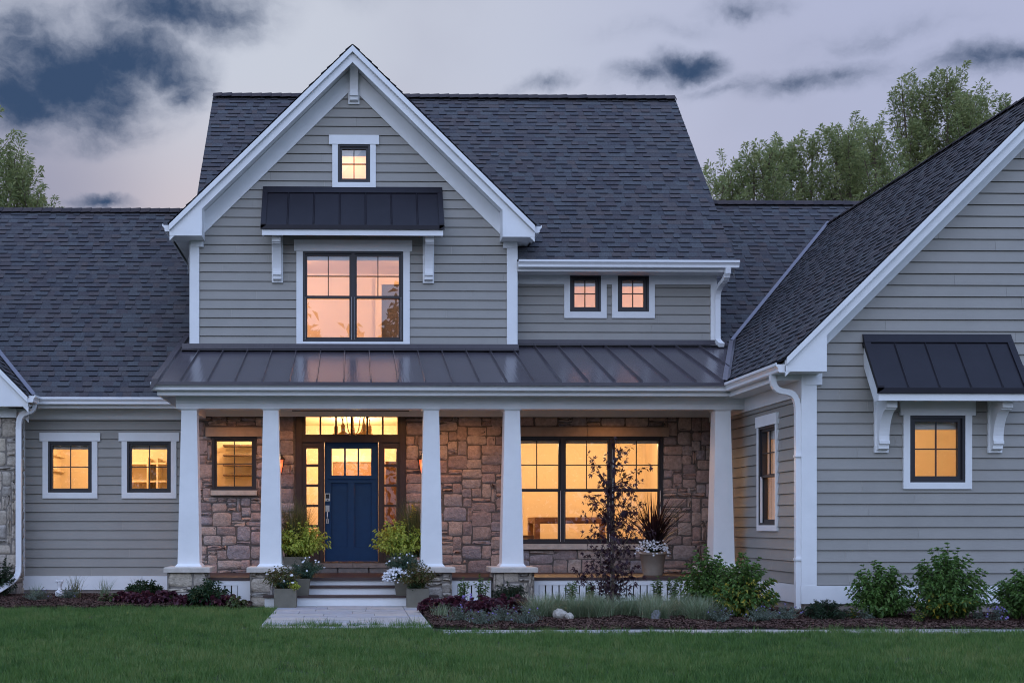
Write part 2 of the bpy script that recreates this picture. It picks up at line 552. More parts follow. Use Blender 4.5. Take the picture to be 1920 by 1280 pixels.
def lap_siding(mb, fr, u0, u1, z0, z1, holes, expo=.156, lims=None, butt=.022, zref=None):
    zref = z0 if zref is None else zref
    k0 = math.floor((z0 - zref) / expo)
    zb = zref + k0 * expo
    while zb < z1 - 1e-4:
        zt = zb + expo
        r_c = random.random()
        j0 = u0 + random.uniform(.4, 3.6)
        joints = [j0 + 3.66 * k for k in range(5)]
        a0, a1 = max(zb, z0), min(zt, z1)
        cuts = sorted({a0, a1} | {q for h in holes for q in (h[2], h[3]) if a0 < q < a1})
        wof = lambda z: .002 + butt * max(0.0, 1 - (z - zb) / expo) ** .8
        for p, q in zip(cuts, cuts[1:]):
            xs = [(u0, u1)]
            for h in holes:
                if h[2] < (p + q) / 2 < h[3]:
                    nx = []
                    for (x, y) in xs:
                        if h[1] <= x or h[0] >= y:
                            nx.append((x, y))
                            continue
                        if h[0] > x: nx.append((x, h[0]))
                        if h[1] < y: nx.append((h[1], y))
                    xs = nx
            pcs = []
            for (x, y) in xs:
                q_ = x
                for jn in joints:
                    if q_ + .05 < jn < y - .05:
                        pcs.append((q_, jn - .001)); q_ = jn + .001
                pcs.append((q_, y))
            for (x, y) in pcs:
                r = (r_c + 7.13 * sum(1 for jn in joints if jn < x + .01) * .37) % 1.0
                bl, br, tl, tr = x, y, x, y
                if lims:
                    lo, hi = lims(p)
                    bl, br = max(x, lo), min(y, hi)
                    lo, hi = lims(q)
                    tl, tr = max(x, lo), min(y, hi)
                    if tr < tl:
                        tl = tr = (bl + br) / 2
                    if br <= bl:
                        continue
                P = fr.P
                g = .008 if abs(q - zt) < 1e-6 and q - p > .02 else 0.0
                e = q - g
                if g:
                    k_ = (e - p) / (q - p)
                    tl, tr = bl + (tl - bl) * k_, br + (tr - br) * k_
                    mb.face([P(tl, wof(e), e), P(tr, wof(e), e), P(tr, -.02, e), P(tl, -.02, e)], 0, r)
                    mb.face([P(tl, -.02, e), P(tr, -.02, e), P(tr, -.02, q + .001), P(tl, -.02, q + .001)], 0, r)
                mb.face([P(bl, wof(p), p), P(br, wof(p), p), P(tr, wof(e), e), P(tl, wof(e), e)], 0, r)
                if p == zb or p == a0:
                    mb.face([P(bl, -.02, p), P(br, -.02, p), P(br, wof(p), p), P(bl, wof(p), p)], 0, r)
        zb = zt

def stones(mb, fr, u0, u1, z0, z1, holes, seed, cell=.082, big=(2, 6, 1, 3), m_stone=0, m_mortar=1, back=True):
    rng = random.Random(seed)
    P = fr.P
    if back:
        for (a, b, c, d) in rects_minus(u0, u1, z0, z1, holes):
            mb.face([P(a, .0, c), P(b, .0, c), P(b, .0, d), P(a, .0, d)], m_mortar, .5)
    nu, nz = max(1, round((u1 - u0) / cell)), max(1, round((z1 - z0) / cell))
    cu, cz = (u1 - u0) / nu, (z1 - z0) / nz
    used = [[False] * nz for _ in range(nu)]
    def blocked(i, j):
        x, z = u0 + (i + .5) * cu, z0 + (j + .5) * cz
        return any(h[0] - .01 < x < h[1] + .01 and h[2] - .01 < z < h[3] + .01 for h in holes)
    for i in range(nu):
        for j in range(nz):
            used[i][j] = blocked(i, j)
    order = [(i, j) for j in range(nz) for i in range(nu)]
    for (i, j) in order:
        if used[i][j]:
            continue
        h = rng.choice([1, 1, 2, 2, 2, 3, 3])
        w = {1: rng.choice([2, 3, 4, 4]), 2: rng.choice([2, 3, 4, 5, 5]), 3: rng.choice([3, 4, 5, 5])}[h]
        w = min(w, nu - i); h = min(h, nz - j)
        ww = 0
        while ww < w and not used[i + ww][j]: ww += 1
        w = max(ww, 1)
        if nu - (i + w) == 1 and w > 1 and rng.random() < .8: w -= 1 if w > 2 else 0
        hh = 1
        while hh < h and all(not used[i + q][j + hh] for q in range(w)): hh += 1
        h = hh
        for a in range(w):
            for b in range(h):
                used[i + a][j + b] = True
        x0, x1 = u0 + i * cu, u0 + (i + w) * cu
        y0, y1 = z0 + j * cz, z0 + (j + h) * cz
        # trim against openings (cells may straddle an edge)
        for hl in holes:
            if hl[2] < (y0 + y1) / 2 < hl[3]:
                if x0 < hl[0] < x1: x1 = hl[0]
                if x0 < hl[1] < x1: x0 = hl[1]
            if hl[0] < (x0 + x1) / 2 < hl[1]:
                if y0 < hl[2] < y1: y1 = hl[2]
                if y0 < hl[3] < y1: y0 = hl[3]
        g = .008
        x0, x1, y0, y1 = x0 + g, x1 - g, y0 + g, y1 - g
        if x1 - x0 < .03 or y1 - y0 < .03:
            continue
        cx, cy, hx, hy = (x0 + x1) / 2, (y0 + y1) / 2, (x1 - x0) / 2, (y1 - y0) / 2
        G = [-1, -.82, -.3, .3, .82, 1]
        G = [-1, -1 + .025 / hx, -.33, .33, 1 - .025 / hx, 1], [-1, -1 + .025 / hy, -.33, .33, 1 - .025 / hy, 1]
        hgt = rng.uniform(.010, .024)
        tx, tz = rng.uniform(-.012, .012), rng.uniform(-.012, .012)
        corner = [[rng.uniform(.0, .14) for _ in range(2)] for _ in range(2)]
        ex = [rng.uniform(-.010, .010) for _ in range(4)]
        vs, fs = [], []
        for b_, gy in enumerate(G[1]):
            for a_, gx in enumerate(G[0]):
                gx_, gy_ = max(-1, min(1, gx)), max(-1, min(1, gy))
                edge = a_ in (0, 5) or b_ in (0, 5)
                ci = corner[a_ > 2][b_ > 2]
                k = 1 - ci * (abs(gx_) * abs(gy_)) ** 3
                jx, jy = rng.uniform(-.006, .006), rng.uniform(-.006, .006)
                px_ = cx + gx_ * hx * k + jx + ex[0 if gx < 0 else 1] * abs(gx_)
                py_ = cy + gy_ * hy * k + jy + ex[2 if gy < 0 else 3] * abs(gy_)
                w_ = .004 if edge else hgt + tx * gx_ + tz * gy_ + rng.uniform(-.006, .006)
                vs.append(P(px_, w_, py_))
        for b_ in range(5):
            for a_ in range(5):
                q = b_ * 6 + a_
                fs.append((q, q + 1, q + 7, q + 6))
        mb.add(vs, fs, m_stone, rng.random())

def shingles(mb, o, u, v, W, L, expo=.143, seed=1, cut=None):
    """courses of laminated tabs on a roof plane: o = eave corner, u along the eave, v up the slope"""
    rng = random.Random(seed)
    o, u, v = Vector(o), Vector(u).normalized(), Vector(v).normalized()
    n = u.cross(v).normalized()
    if n.z < 0: n = -n
    def P(a, b, h): return o + u * a + v * b + n * h
    if cut is None:
        mb.face([P(0, 0, -.006), P(W, 0, -.006), P(W, L, -.006), P(0, L, -.006)], 1, .5)
        mb.face([P(0, 0, -.03), P(W, 0, -.03), P(W, 0, .006), P(0, 0, .006)], 1, .5)
    j = 0
    s0 = 0.0
    while s0 < L - .01:
        s1 = min(s0 + expo, L)
        a = -rng.uniform(0, .3)
        raised = rng.random() < .5
        while a < W:
            wd = rng.uniform(.10, .25)
            b = a + wd
            x0, x1 = max(a, 0), min(b, W)
            if x1 - x0 > .01 and not (cut and cut((o + u * ((x0 + x1) / 2)).x, s0)):
                if cut: mb.face([P(x0, s0, -.006), P(x1, s0, -.006), P(x1, s1 + .01, -.006), P(x0, s1 + .01, -.006)], 1, .5)
                h = .017 if raised else .006
                r = rng.random()
                dz = rng.uniform(-.004, .002) if raised else 0
                mb.face([P(x0, s0 + dz, h), P(x1, s0 + dz, h), P(x1, s1, .001), P(x0, s1, .001)], 0, r)
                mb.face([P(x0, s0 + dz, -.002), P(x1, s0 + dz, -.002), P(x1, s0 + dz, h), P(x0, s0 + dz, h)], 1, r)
                if raised:
                    for q in (x0, x1):
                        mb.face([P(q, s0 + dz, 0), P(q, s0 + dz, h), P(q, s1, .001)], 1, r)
                    # printed shadow line of the laminated tab, on the course below
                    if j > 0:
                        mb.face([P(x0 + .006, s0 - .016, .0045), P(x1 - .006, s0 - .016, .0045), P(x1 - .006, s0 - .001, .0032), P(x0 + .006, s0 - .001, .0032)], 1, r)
            a = b
            raised = not raised if rng.random() < .85 else raised
        s0 = s1
        j += 1

def ridge_caps(mb, a, b, half=.15, drop=.12, step=.2, seed=0, m=0):
    rng = random.Random(seed)
    a, b = Vector(a), Vector(b)
    t = (b - a).normalized()
    side = t.cross(Vector((0, 0, 1))).normalized()
    L = (b - a).length
    x = 0
    while x < L:
        x1 = min(x + step, L)
        h0, h1 = .032 + rng.uniform(-.006, .006), .020
        p0, p1 = a + t * x, a + t * (x1 + .02)
        up = Vector((0, 0, 1))
        A = [p0 + side * half - up * drop + up * h0, p0 + up * h0, p0 - side * half - up * drop + up * h0]
        B = [p1 + side * half - up * drop + up * h1, p1 + up * h1, p1 - side * half - up * drop + up * h1]
        r = rng.random()
        mb.face([A[0], A[1], B[1], B[0]], m, r)
        mb.face([A[1], A[2], B[2], B[1]], m, r)
        lo = [p - up * .05 for p in A]
        mb.face([lo[0], lo[1], A[1], A[0]], m, r)
        mb.face([lo[1], lo[2], A[2], A[1]], m, r)
        x = x1

GUT = [(0, 0), (.075, 0), (.088, .012), (.088, .045), (.108, .075), (.125, .088), (.125, .125), (.112, .125), (.108, .105), (0, .105)]
def gutter(mb, fr, u0, u1, z):
    mb.profile(fr, [(w, z + q) for w, q in GUT], u0, u1)

# ------------------------------------------------------------------ reference planes
YW, YL, YR = 20.45, 20.9, 16.2       # stone and gable wall, recessed siding walls, right wing front
YP = 18.55                           # porch beam
GX = lambda px: PX(px, YW)
GZ = lambda py, px=660: PZ(py, px, YW)
FW = Frame((0, YW, 0))               # gable / stone wall
FL = Frame((0, YL, 0))               # recessed walls
FR = Frame((0, YR, 0))               # right wing front

def YX(px, X):
    """depth at which a line x = X passes through picture column px"""
    u = (px - CX0) / F
    return X * (cT - u * sT) / (u * cT + sT)

# ================================================================== THE HOUSE
random.seed(7)
house = empty('house', (0, YW, 0))
tag(house, 'greige clapboard and stone house with white trim, dark roofs and lit windows', 'house')
W = 'white_paint'

# ---- measured lines
EAVE_Z = PZ(716, 660, 18.1)                      # common eave height (gutter top)
XG0, XG1 = GX(357.5), GX(968.5)                  # gable wall corners
XW = PX(1507, YR)                                # right wing corner
G1 = dict(xc=PX(661, 20.05), zp=PZ(86, 661, 20.05), yf=20.05, m=.98)
G1['xe'] = PX(1002.5, 20.05) - G1['xc']
G1['ze'] = G1['zp'] - G1['m'] * G1['xe']
G2 = dict(yf=15.85, m=.991)
xe2, ze2 = PX(1473, 15.85), PZ(669, 1473, 15.85)
lo_, hi_ = 7.0, 14.0
for _ in range(60):                              # ridge of the right wing: where its roof plane meets the ridge line seen
    md = (lo_ + hi_) / 2
    yy = YX(1920, md)
    (lo_, hi_) = (md, hi_) if ze2 + G2['m'] * (md - xe2) < PZ(186, 1920, yy) else (lo_, md)
XR2 = md
G2.update(xc=XR2, zp=ze2 + G2['m'] * (XR2 - xe2), xe=XR2 - xe2, ze=ze2)
xe3, ze3 = PX(53, 20.05), PZ(743, 53, 20.05)
G3 = dict(yf=20.05, m=1.02, xe=3.6, xc=xe3 - 3.6, ze=ze3, zp=ze3 + 1.02 * 3.6)
XRAKE = PX(1381, 20.4)
YRIDGE = YX(1265, XRAKE)
ZRIDGE = PZ(184, 1265, YRIDGE)
XRL = PX(400, YRIDGE)
ZME = PZ(489, 1170, 20.35)
YL_R = 24.72
ZL_R = PZ(394, 200, YL_R)
YB = 24.72
ZB = PZ(380, 1480, YB)

# ------------------------------------------------------------------ window kit
def window(name, fr, u0, u1, z0, z1, units=1, hung=False, muntin=(1, 1), glass='pane_glass', trim=None, blind=.0, label=None,
           sash=.048, frame=.036, wf=.030, sash_w=.0, reveal=.2, bar=.017):
    """frame with sashes (one mesh), panes, trim boards, blind"""
    mb, panes, bl = MB(), [], MB()
    d0 = -.09
    for (a, b, c, d) in ((u0, u1, z1 - frame, z1), (u0, u1, z0, z0 + frame), (u0, u0 + frame, z0 + frame, z1 - frame), (u1 - frame, u1, z0 + frame, z1 - frame)):
        mb.box(fr, a, b, d0, wf, c, d)
    # reveal into the room
    for (a, b, c, d) in ((u0 - .001, u0 + .012, z0, z1), (u1 - .012, u1 + .001, z0, z1), (u0, u1, z0 - .001, z0 + .012), (u0, u1, z1 - .012, z1 + .001)):
        mb.box(fr, a, b, -reveal, d0, c, d, 1)
    tw = (u1 - u0 - 2 * frame) / units
    mull = .055
    for k in range(units):
        a = u0 + frame + tw * k + (mull / 2 if k else 0)
        b = u0 + frame + tw * (k + 1) - (mull / 2 if k < units - 1 else 0)
        if k:
            mb.box(fr, a - mull, a, d0, wf - .004, z0 + frame, z1 - frame)
        lo, hi = z0 + frame, z1 - frame
        sashes = [(lo, hi, muntin, 0)] if not hung else [(lo, (lo + hi) / 2 + .025, None, -.03), ((lo + hi) / 2 - .025, hi, muntin, 0)]
        for (c, d, mu, off) in sashes:
            s = sash - .012
            wa, wb = -.055 + off, sash_w + off
            mb.box(fr, a, b, wa, wb, d - s, d); mb.box(fr, a, b, wa, wb, c, c + s + (.012 if hung and off else 0))
            mb.box(fr, a, a + s, wa, wb, c + s, d - s); mb.box(fr, b - s, b, wa, wb, c + s, d - s)
            if hung and off:                     # pale jamb liner strips beside the lower sash
                for q in (a - .004, b - .004):
                    mb.box(fr, q, q + .008, wf - .045, wf - .012, c, d - .03, 2)
            if mu:
                for i in range(mu[0]):
                    x = a + s + (b - a - 2 * s) * (i + 1) / (mu[0] + 1)
                    mb.box(fr, x - bar / 2, x + bar / 2, wb - .028, wb - .010, c + s, d - s)
                for i in range(mu[1]):
                    z = c + s + (d - c - 2 * s) * (i + 1) / (mu[1] + 1)
                    mb.box(fr, a + s, b - s, wb - .027, wb - .011, z - bar / 2, z + bar / 2)
            P = fr.P
            wg = (wa + wb) / 2 - .004
            gl = MB(); panes.append(gl)
            gl.face([P(a + s, wg, c + s), P(b - s, wg, c + s), P(b - s, wg, d - s), P(a + s, wg, d - s)])
        if blind:
            bl.box(fr, a + .004, b - .004, -.15, -.11, z1 - frame - blind - .045, z1 - frame + .01)
    w = mb.build(name, ['window_frame', 'cream_trim', 'gutter_white'], house)
    if label: w['label'] = label
    for gl in panes: gl.build('pane', glass, w)
    if blind: bl.build('blind', 'blind_fabric', w)
    if trim:
        t = MB()
        tw_, th, hw, sill = trim['side'], trim['head'], trim.get('over', .05), trim.get('sill', trim['side'])
        t.box(fr, u0 - tw_, u0, -.02, .042, z0 - sill, z1 + .0)
        t.box(fr, u1, u1 + tw_, -.02, .042, z0 - sill, z1 + .0)
        t.box(fr, u0, u1, -.02, .042, z0 - sill, z0)
        if th: t.box(fr, u0 - tw_ - hw, u1 + tw_ + hw, -.02, .052, z1, z1 + th)
        t.build('trim', W, w)
    return w

def room(x0, x1, y0, y1, z0, z1, holes=(), side_holes=(), wall='cream_wall', floor='floor_wood', name='room'):
    mb = MB()
    mb.face([(x0, y1, z0), (x1, y1, z0), (x1, y1, z1), (x0, y1, z1)])
    mb.face([(x1, y0, z0), (x1, y1, z0), (x1, y1, z1), (x1, y0, z1)])
    for (a, b, c, d) in rects_minus(y0, y1, z0, z1, side_holes):
        mb.face([(x0, a, c), (x0, b, c), (x0, b, d), (x0, a, d)])
    for (a, b, c, d) in rects_minus(x0, x1, z0, z1, holes):
        mb.face([(a, y0, c), (b, y0, c), (b, y0, d), (a, y0, d)])
    mb.face([(x0, y0, z1), (x1, y0, z1), (x1, y1, z1), (x0, y1, z1)])
    mb.face([(x0, y0, z0), (x1, y0, z0), (x1, y1, z0), (x0, y1, z0)], 1)
    return mb.build(name, [wall, floor], house)

def opening(px0, px1, py0, py1, Y):
    """frame rectangle measured in the picture on plane Y -> u0,u1,z0,z1"""
    pm = (px0 + px1) / 2
    return PX(px0, Y), PX(px1, Y), PZ(py1, pm, Y), PZ(py0, pm, Y)

oA = opening(633.5, 694, 272, 343, YW)
oB = opening(568, 756, 472, 641, YW)
oC = opening(1068, 1126, 516, 585, YL)
oD = opening(1157.5, 1216, 516, 585, YL)
oE = opening(91, 173, 827, 923, YL)
oF = opening(239, 321, 827, 923, YL)
oP = opening(398.5, 480, 819, 919, YW)
oT = opening(958, 1242, 818, 1019, YW)
oR = opening(1704, 1807.5, 779, 904, YR)
oDoor = opening(555, 760, 772, 1055, YW)
y9a, y9b = YX(1458, XW), YX(1426, XW)
FS = Frame((XW, 0, 0), (0, -1, 0))               # side wall of the right wing; u = -y
z9t, z9b = EYE + (VY - 793) * (y9a) / F, EYE + (VY - 984) * y9a / F
oS = (-y9b, -y9a, z9b, z9t)

# ------------------------------------------------------------------ walls
def hole_of(o, tr=.0):
    return (o[0] - tr, o[1] + tr, o[2] - tr, o[3] + tr)

# gable wall
mb = MB()
def lims1(z):
    h = (G1['zp'] - .35 - z) / G1['m']
    return (G1['xc'] - h, G1['xc'] + h)
lap_siding(mb, FW, XG0, XG1, PZ(665, 660, YW), G1['zp'] - .36, [hole_of(oA), hole_of(oB)], .1552, lims1, zref=PZ(356, 440, YW))
mb.build('gable_wall', 'siding', house)
# wall over the porch
mb = MB()
lap_siding(mb, FL, XG1 - .1, PX(1342, YL), PZ(650, 1100, YL) - .05, PZ(520, 1100, YL), [hole_of(oC), hole_of(oD)], .1565, zref=PZ(555.3, 1100, YL))
mb.build('upper_wall', 'siding', house)
# recessed left wall
mb = MB()
XL0 = PX(43, YL)
lap_siding(mb, FL, XL0, GX(372), PZ(1079, 200, YL), PZ(770, 200, YL), [hole_of(oE), hole_of(oF)], .158, zref=PZ(942.2, 200, YL))
mb.build('recessed_wall', 'siding', house)
# right wing front and side
mb = MB()
def lims2(z):
    h = (G2['zp'] - .3 - z) / G2['m']
    return (G2['xc'] - h, G2['xc'] + h)
Z_SK1, Z_SK0 = PZ(1097, 1600, YR), PZ(1131, 1600, YR)
lap_siding(mb, FR, XW, 2 * XR2 - XW, Z_SK1, G2['zp'] - .31, [hole_of(oR)], .1565, lims2, zref=PZ(620.7, 1700, YR))
mb.build('wing_wall', 'siding', house)
mb = MB()
lap_siding(mb, FS, -22.0, -YR, Z_SK1, EAVE_Z - .2, [hole_of(oS)], .1565, zref=PZ(620.7, 1700, YR))
mb.build('wing_side_wall', 'siding', house)

# stone wall under the porch
Z_FL = .42
STONE_TOP = PZ(781, 660, YW)
lint7 = (GX(386), GX(492), PZ(818.5, 440, YW), PZ(801, 440, YW))
sill7 = (GX(396), GX(482), PZ(928, 440, YW), PZ(919, 440, YW))
lintT = (GX(944), GX(1252), PZ(818, 1100, YW), PZ(801, 1100, YW))
sillT = (GX(950), GX(1250), PZ(1029, 1100, YW), PZ(1019, 1100, YW))
FWS = Frame((0, YW - .005, 0))
mb = MB()
stones(mb, FWS, GX(362), XW, Z_FL - .02, STONE_TOP, [oDoor, hole_of(oP), hole_of(oT), lint7, sill7, lintT, sillT], 11)
sw = mb.build('stone_wall', ['stone', 'mortar'], house, smooth=True)
mb = MB()
mid = GX(1100)
mb.box(FW, lint7[0], lint7[1], -.05, .07, lint7[2], lint7[3])
mb.build('lintel', 'lintel_stone', house)
mb = MB()
mb.box(FW, lintT[0], mid - .003, -.05, .07, lintT[2], lintT[3]); mb.box(FW, mid + .003, lintT[1], -.05, .07, lintT[2], lintT[3])
mb.build('lintel', 'lintel_stone', house)
mb = MB()
mb.box(FW, sill7[0], sill7[1], -.05, .09, sill7[2], sill7[3])
mb.build('window_sill', 'limestone', house)
mb = MB()
mb.box(FW, sillT[0], mid - .004, -.05, .09, sillT[2], sillT[3]); mb.box(FW, mid + .004, sillT[1], -.05, .09, sillT[2], sillT[3])
mb.build('window_sill', 'limestone', house)

# left wing stone front
XLW = PX(30.5, YW)
mb = MB()
stones(mb, FW, XLW - 3.2, XLW, 0, PZ(783, 20, YW), [], 5)
stones(mb, Frame((XLW, 0, 0), (0, 1, 0)), YW, YL + .02, 0, PZ(783, 20, YW), [], 6)
mb.build('wing_stone_wall', ['pier_stone', 'pier_mortar'], house, smooth=True)

# bodies behind the walls (closed, so that no light leaks)
mb = MB()
mb.cbox(XLW - 3.2, XLW - .03, YW + .01, 26, 0, PZ(765, 20, YW))
mb.cbox(XG0 + .005, XG0 + .03, YW + .02, 24, 2.9, G1['ze'] - .2)
mb.cbox(XG1 - .03, XG1 - .005, YW + .02, 24, 2.9, G1['ze'] - .2)
xsr = PX(1342, YL)
mb.cbox(xsr - .03, xsr - .005, YL + .01, YRIDGE, 3.2, ZME + .2)
mb.face([(xsr - .01, YL, ZME), (xsr - .01, 2 * YRIDGE - YL, ZME), (xsr - .01, YRIDGE, ZRIDGE - .3)])
mb.face([(XRL + .3, YL, ZME), (XRL + .3, 2 * YRIDGE - YL, ZME), (XRL + .3, YRIDGE, ZRIDGE - .3)])
mb.cbox(XRL + .31, xsr, 27.9, 28.0, 0, ZME)
mb.cbox(XLW - 3, 14, 27.8, 27.9, 0, 3.3)
mb.build('back_wall', 'siding', house)

# ------------------------------------------------------------------ white trim
mb = MB()
# gable corner boards with caps
for (a, b, c, d, side) in ((357.5, 374, 358, 382, -1), (950, 968.5, 943, 968.5, 1)):
    mb.box(FW, GX(a), GX(b), -.02, .045, PZ(652, 660, YW), PZ(465, 660, YW))
    mb.box(FW, GX(c), GX(d), -.02, .052, PZ(465, 660, YW), PZ(442, 660, YW))
    x = XG0 if side < 0 else XG1
    mb.cbox(*((x - .02, x + .0) if side < 0 else (x, x + .02)), YW, YW + .15, PZ(652, 660, YW), PZ(442, 660, YW))
    mb.build('corner_board', W, house); mb = MB()
# upper wall corner and frieze
mb.box(FL, PX(1331.5, YL), PX(1343, YL), -.02, .045, PZ(652, 1100, YL), PZ(533.5, 1100, YL))
zf0, zf1 = PZ(533.5, 1100, YL), PZ(505, 1100, YL)
mb.box(FL, XG1, PX(1343, YL), -.02, .040, zf1 - .001, zf1 + .1)
for (a, b) in ((XG1, oC[0]), (oC[1], oD[0]), (oD[1], PX(1343, YL))):
    mb.box(FL, a, b, -.02, .040, zf0, zf1 - .001)
mb.box(FL, oC[0], oC[1], -.02, .040, oC[3], zf1 - .001); mb.box(FL, oD[0], oD[1], -.02, .040, oD[3], zf1 - .001)
mb.build('frieze_board', W, house); mb = MB()
mb.box(FL, XL0 - .005, PX(47.5, YL), -.02, .045, PZ(1079, 50, YL), PZ(786, 50, YL))
mb.build('corner_board', W, house); mb = MB()
mb.box(FL, XL0 - .005, PX(318, YL), -.02, .05, PZ(1105, 200, YL), PZ(1079, 200, YL))
mb.build('skirt_board', W, house); mb = MB()
mb.box(FL, XL0 - .3, GX(372), -.02, .045, PZ(786, 200, YL), PZ(762, 200, YL))
mb.box(FW, XLW - 3.2, XLW + .02, -.02, .07, PZ(783, 20, YW), PZ(764, 20, YW))
mb.cbox(XLW, XLW + .02, YW, YL, PZ(783, 20, YW), PZ(764, 20, YW))
mb.build('frieze_board', W, house); mb = MB()
mb.box(FR, XW, PX(1529, YR), -.02, .045, Z_SK1, PZ(722, 1515, YR))
mb.box(FR, XW, PX(1539, YR), -.02, .052, PZ(722, 1515, YR), PZ(697, 1515, YR))
mb.cbox(XW - .045, XW + .0, YR - .045, YR + .10, Z_SK1, PZ(697, 1515, YR))
mb.build('corner_board', W, house); mb = MB()
mb.box(FR, XW - .05, 2 * XR2 - XW, -.02, .05, Z_SK0, Z_SK1)
mb.box(FS, -YP - .1, -YR - .001, -.02, .05, Z_SK0, Z_SK1)
mb.build('skirt_board', W, house); mb = MB()
mb.box(FS, -20.4, -YR - .1, -.02, .045, EAVE_Z - .40, EAVE_Z - .19)
mb.build('frieze_board', W, house)

# foundation
mb = MB()
mb.box(FR, XW - .0, 2 * XR2 - XW, -.1, .02, -.15, Z_SK0)
mb.box(FS, -YW, -YR - .0, -.1, .02, -.15, Z_SK0)
mb.build('foundation', 'concrete', house); mb = MB()
mb.box(FL, XL0 - .3, GX(372), -.1, .02, -.1, PZ(1105, 200, YL))
mb.build('foundation', 'concrete', house)

# ------------------------------------------------------------------ gable fascias, soffits, friezes
def gable_trim(G, yw, t, box_x, box_zb, sides=(-1, 1), frieze_w=.035, half=None):
    mb = MB()
    xc, zp, xe, m, yf = G['xc'], G['zp'], G['xe'], G['m'], G['yf']
    fr = Frame((xc, yf, 0))
    def band(s, o0, o1, w0, w1, x_end, clip=0.0):
        """board between vertical offsets o0..o1 below the roof line"""
        P = [(0, zp - o0), (s * x_end, zp - o0 - m * x_end), (s * x_end, zp - o1 - m * x_end), (0, zp - o1)]
        mb.prism(fr, P if s > 0 else P[::-1], w0, w1)
    for s in sides:
        band(s, .012, t[0] - .012, -.03, .055, xe + .0)
        band(s, t[0] - .012, t[0], -.03, -.012, xe)
        band(s, t[0], t[1], -.03, .0, xe)
        # eave return box
        xb = box_x
        z_end = zp - m * xe
        P = [(s * xe, z_end - t[0]), (s * xb, zp - m * xb - t[0] - .02), (s * xb, box_zb), (s * xe, box_zb)]
        mb.prism(fr, P if s < 0 else P[::-1], -(yw - yf) + .0, .006)
        # sloping soffit between fascia and wall, frieze on the wall
        a, b = (0, zp - t[1] + .06), (s * xe, zp - t[1] + .06 - m * xe)
        mb.face([fr.P(a[0], 0, a[1]), fr.P(b[0], 0, b[1]), fr.P(b[0], -(yw - yf), b[1]), fr.P(a[0], -(yw - yf), a[1])])
        fw = Frame((xc, yw, 0))
        xf = half or xe - .1
        Q = [(0, zp - t[1] + .05), (s * xf, zp - t[1] + .05 - m * xf), (s * xf, zp - t[2] - m * xf), (0, zp - t[2])]
        mb.prism(fw, Q if s > 0 else Q[::-1], -.01, frieze_w)
    return mb

mb = gable_trim(G1, YW, (.125, .272, .58), GX(942) * .982 - G1['xc'], PZ(443, 660, 20.05), half=min(-(XG0 - G1['xc']), XG1 - G1['xc']) - .005)
# side eaves running back
for s in (-1, 1):
    x0, x1 = sorted((G1['xc'] + s * G1['xe'], XG1 if s > 0 else XG0))
    zb = PZ(443, 660, 20.05)
    mb.cbox(x0, x1, YW + .01, 24.0, zb, zb + .03)
    xx = G1['xc'] + s * G1['xe']
    mb.cbox(min(xx, xx - s * .03), max(xx, xx - s * .03), YW + .01, 24.0, zb, G1['ze'] - .01)
mb.build('gable_trim', W, house)
mb = gable_trim(G2, YR, (.113, .254, .455), XR2 - PX(1550, 15.85), PZ(696, 1500, 15.85), half=XR2 - XW - .005)
zs = EAVE_Z - .19
mb.cbox(xe2 + .02, XW + .05, YR - .005, 20.4, zs, zs + .10)               # soffit
mb.cbox(xe2, xe2 + .03, YR + .0, 18.25, zs - .01, EAVE_Z - .01)         # eave fascia
mb.build('gable_trim', W, house)
mb = gable_trim(G3, YW, (.12, .26, .5), G3['xe'] - 1.2, PZ(761.5, 20, 20.05), sides=(1,))
mb.cbox(xe3 - .4, xe3, 20.2, 20.47, PZ(761.5, 20, 20.05), PZ(761.5, 20, 20.05) + .02)
mb.build('gable_trim', W, house)

# eaves: main roof, left roof
mb = MB()
ye = 20.45
mb.cbox(XG1 + .0, XRAKE - .1, ye - .02, ye, PZ(509.5, 1170, ye), PZ(490, 1170, ye))
mb.cbox(XG1 + .0, XRAKE - .1, ye, YL, PZ(509.5, 1170, ye) + .02, PZ(509.5, 1170, ye) + .04)
mb.face([(XRAKE - .02, ye, ZME - .02), (XRAKE - .02, YRIDGE, ZRIDGE - .05), (XRAKE - .02, YRIDGE, ZRIDGE - .30), (XRAKE - .02, ye, ZME - .25)])
mb.build('eave_board', W, house); mb = MB()
mb.face([(XRL + .02, ye, ZME - .02), (XRL + .02, YRIDGE, ZRIDGE - .05), (XRL + .02, YRIDGE, ZRIDGE - .30), (XRL + .02, ye, ZME - .25)])
mb.build('rake_board', W, house); mb = MB()
mb.cbox(xe3 + .05, PX(331, 20.5), 20.48, 20.5, PZ(765, 200, 20.5), PZ(747, 200, 20.5))
mb.cbox(xe3 - .4, PX(345, 20.5), 20.5, YL, PZ(765, 200, 20.5) + .02, PZ(765, 200, 20.5) + .04)
mb.build('eave_board', W, house)

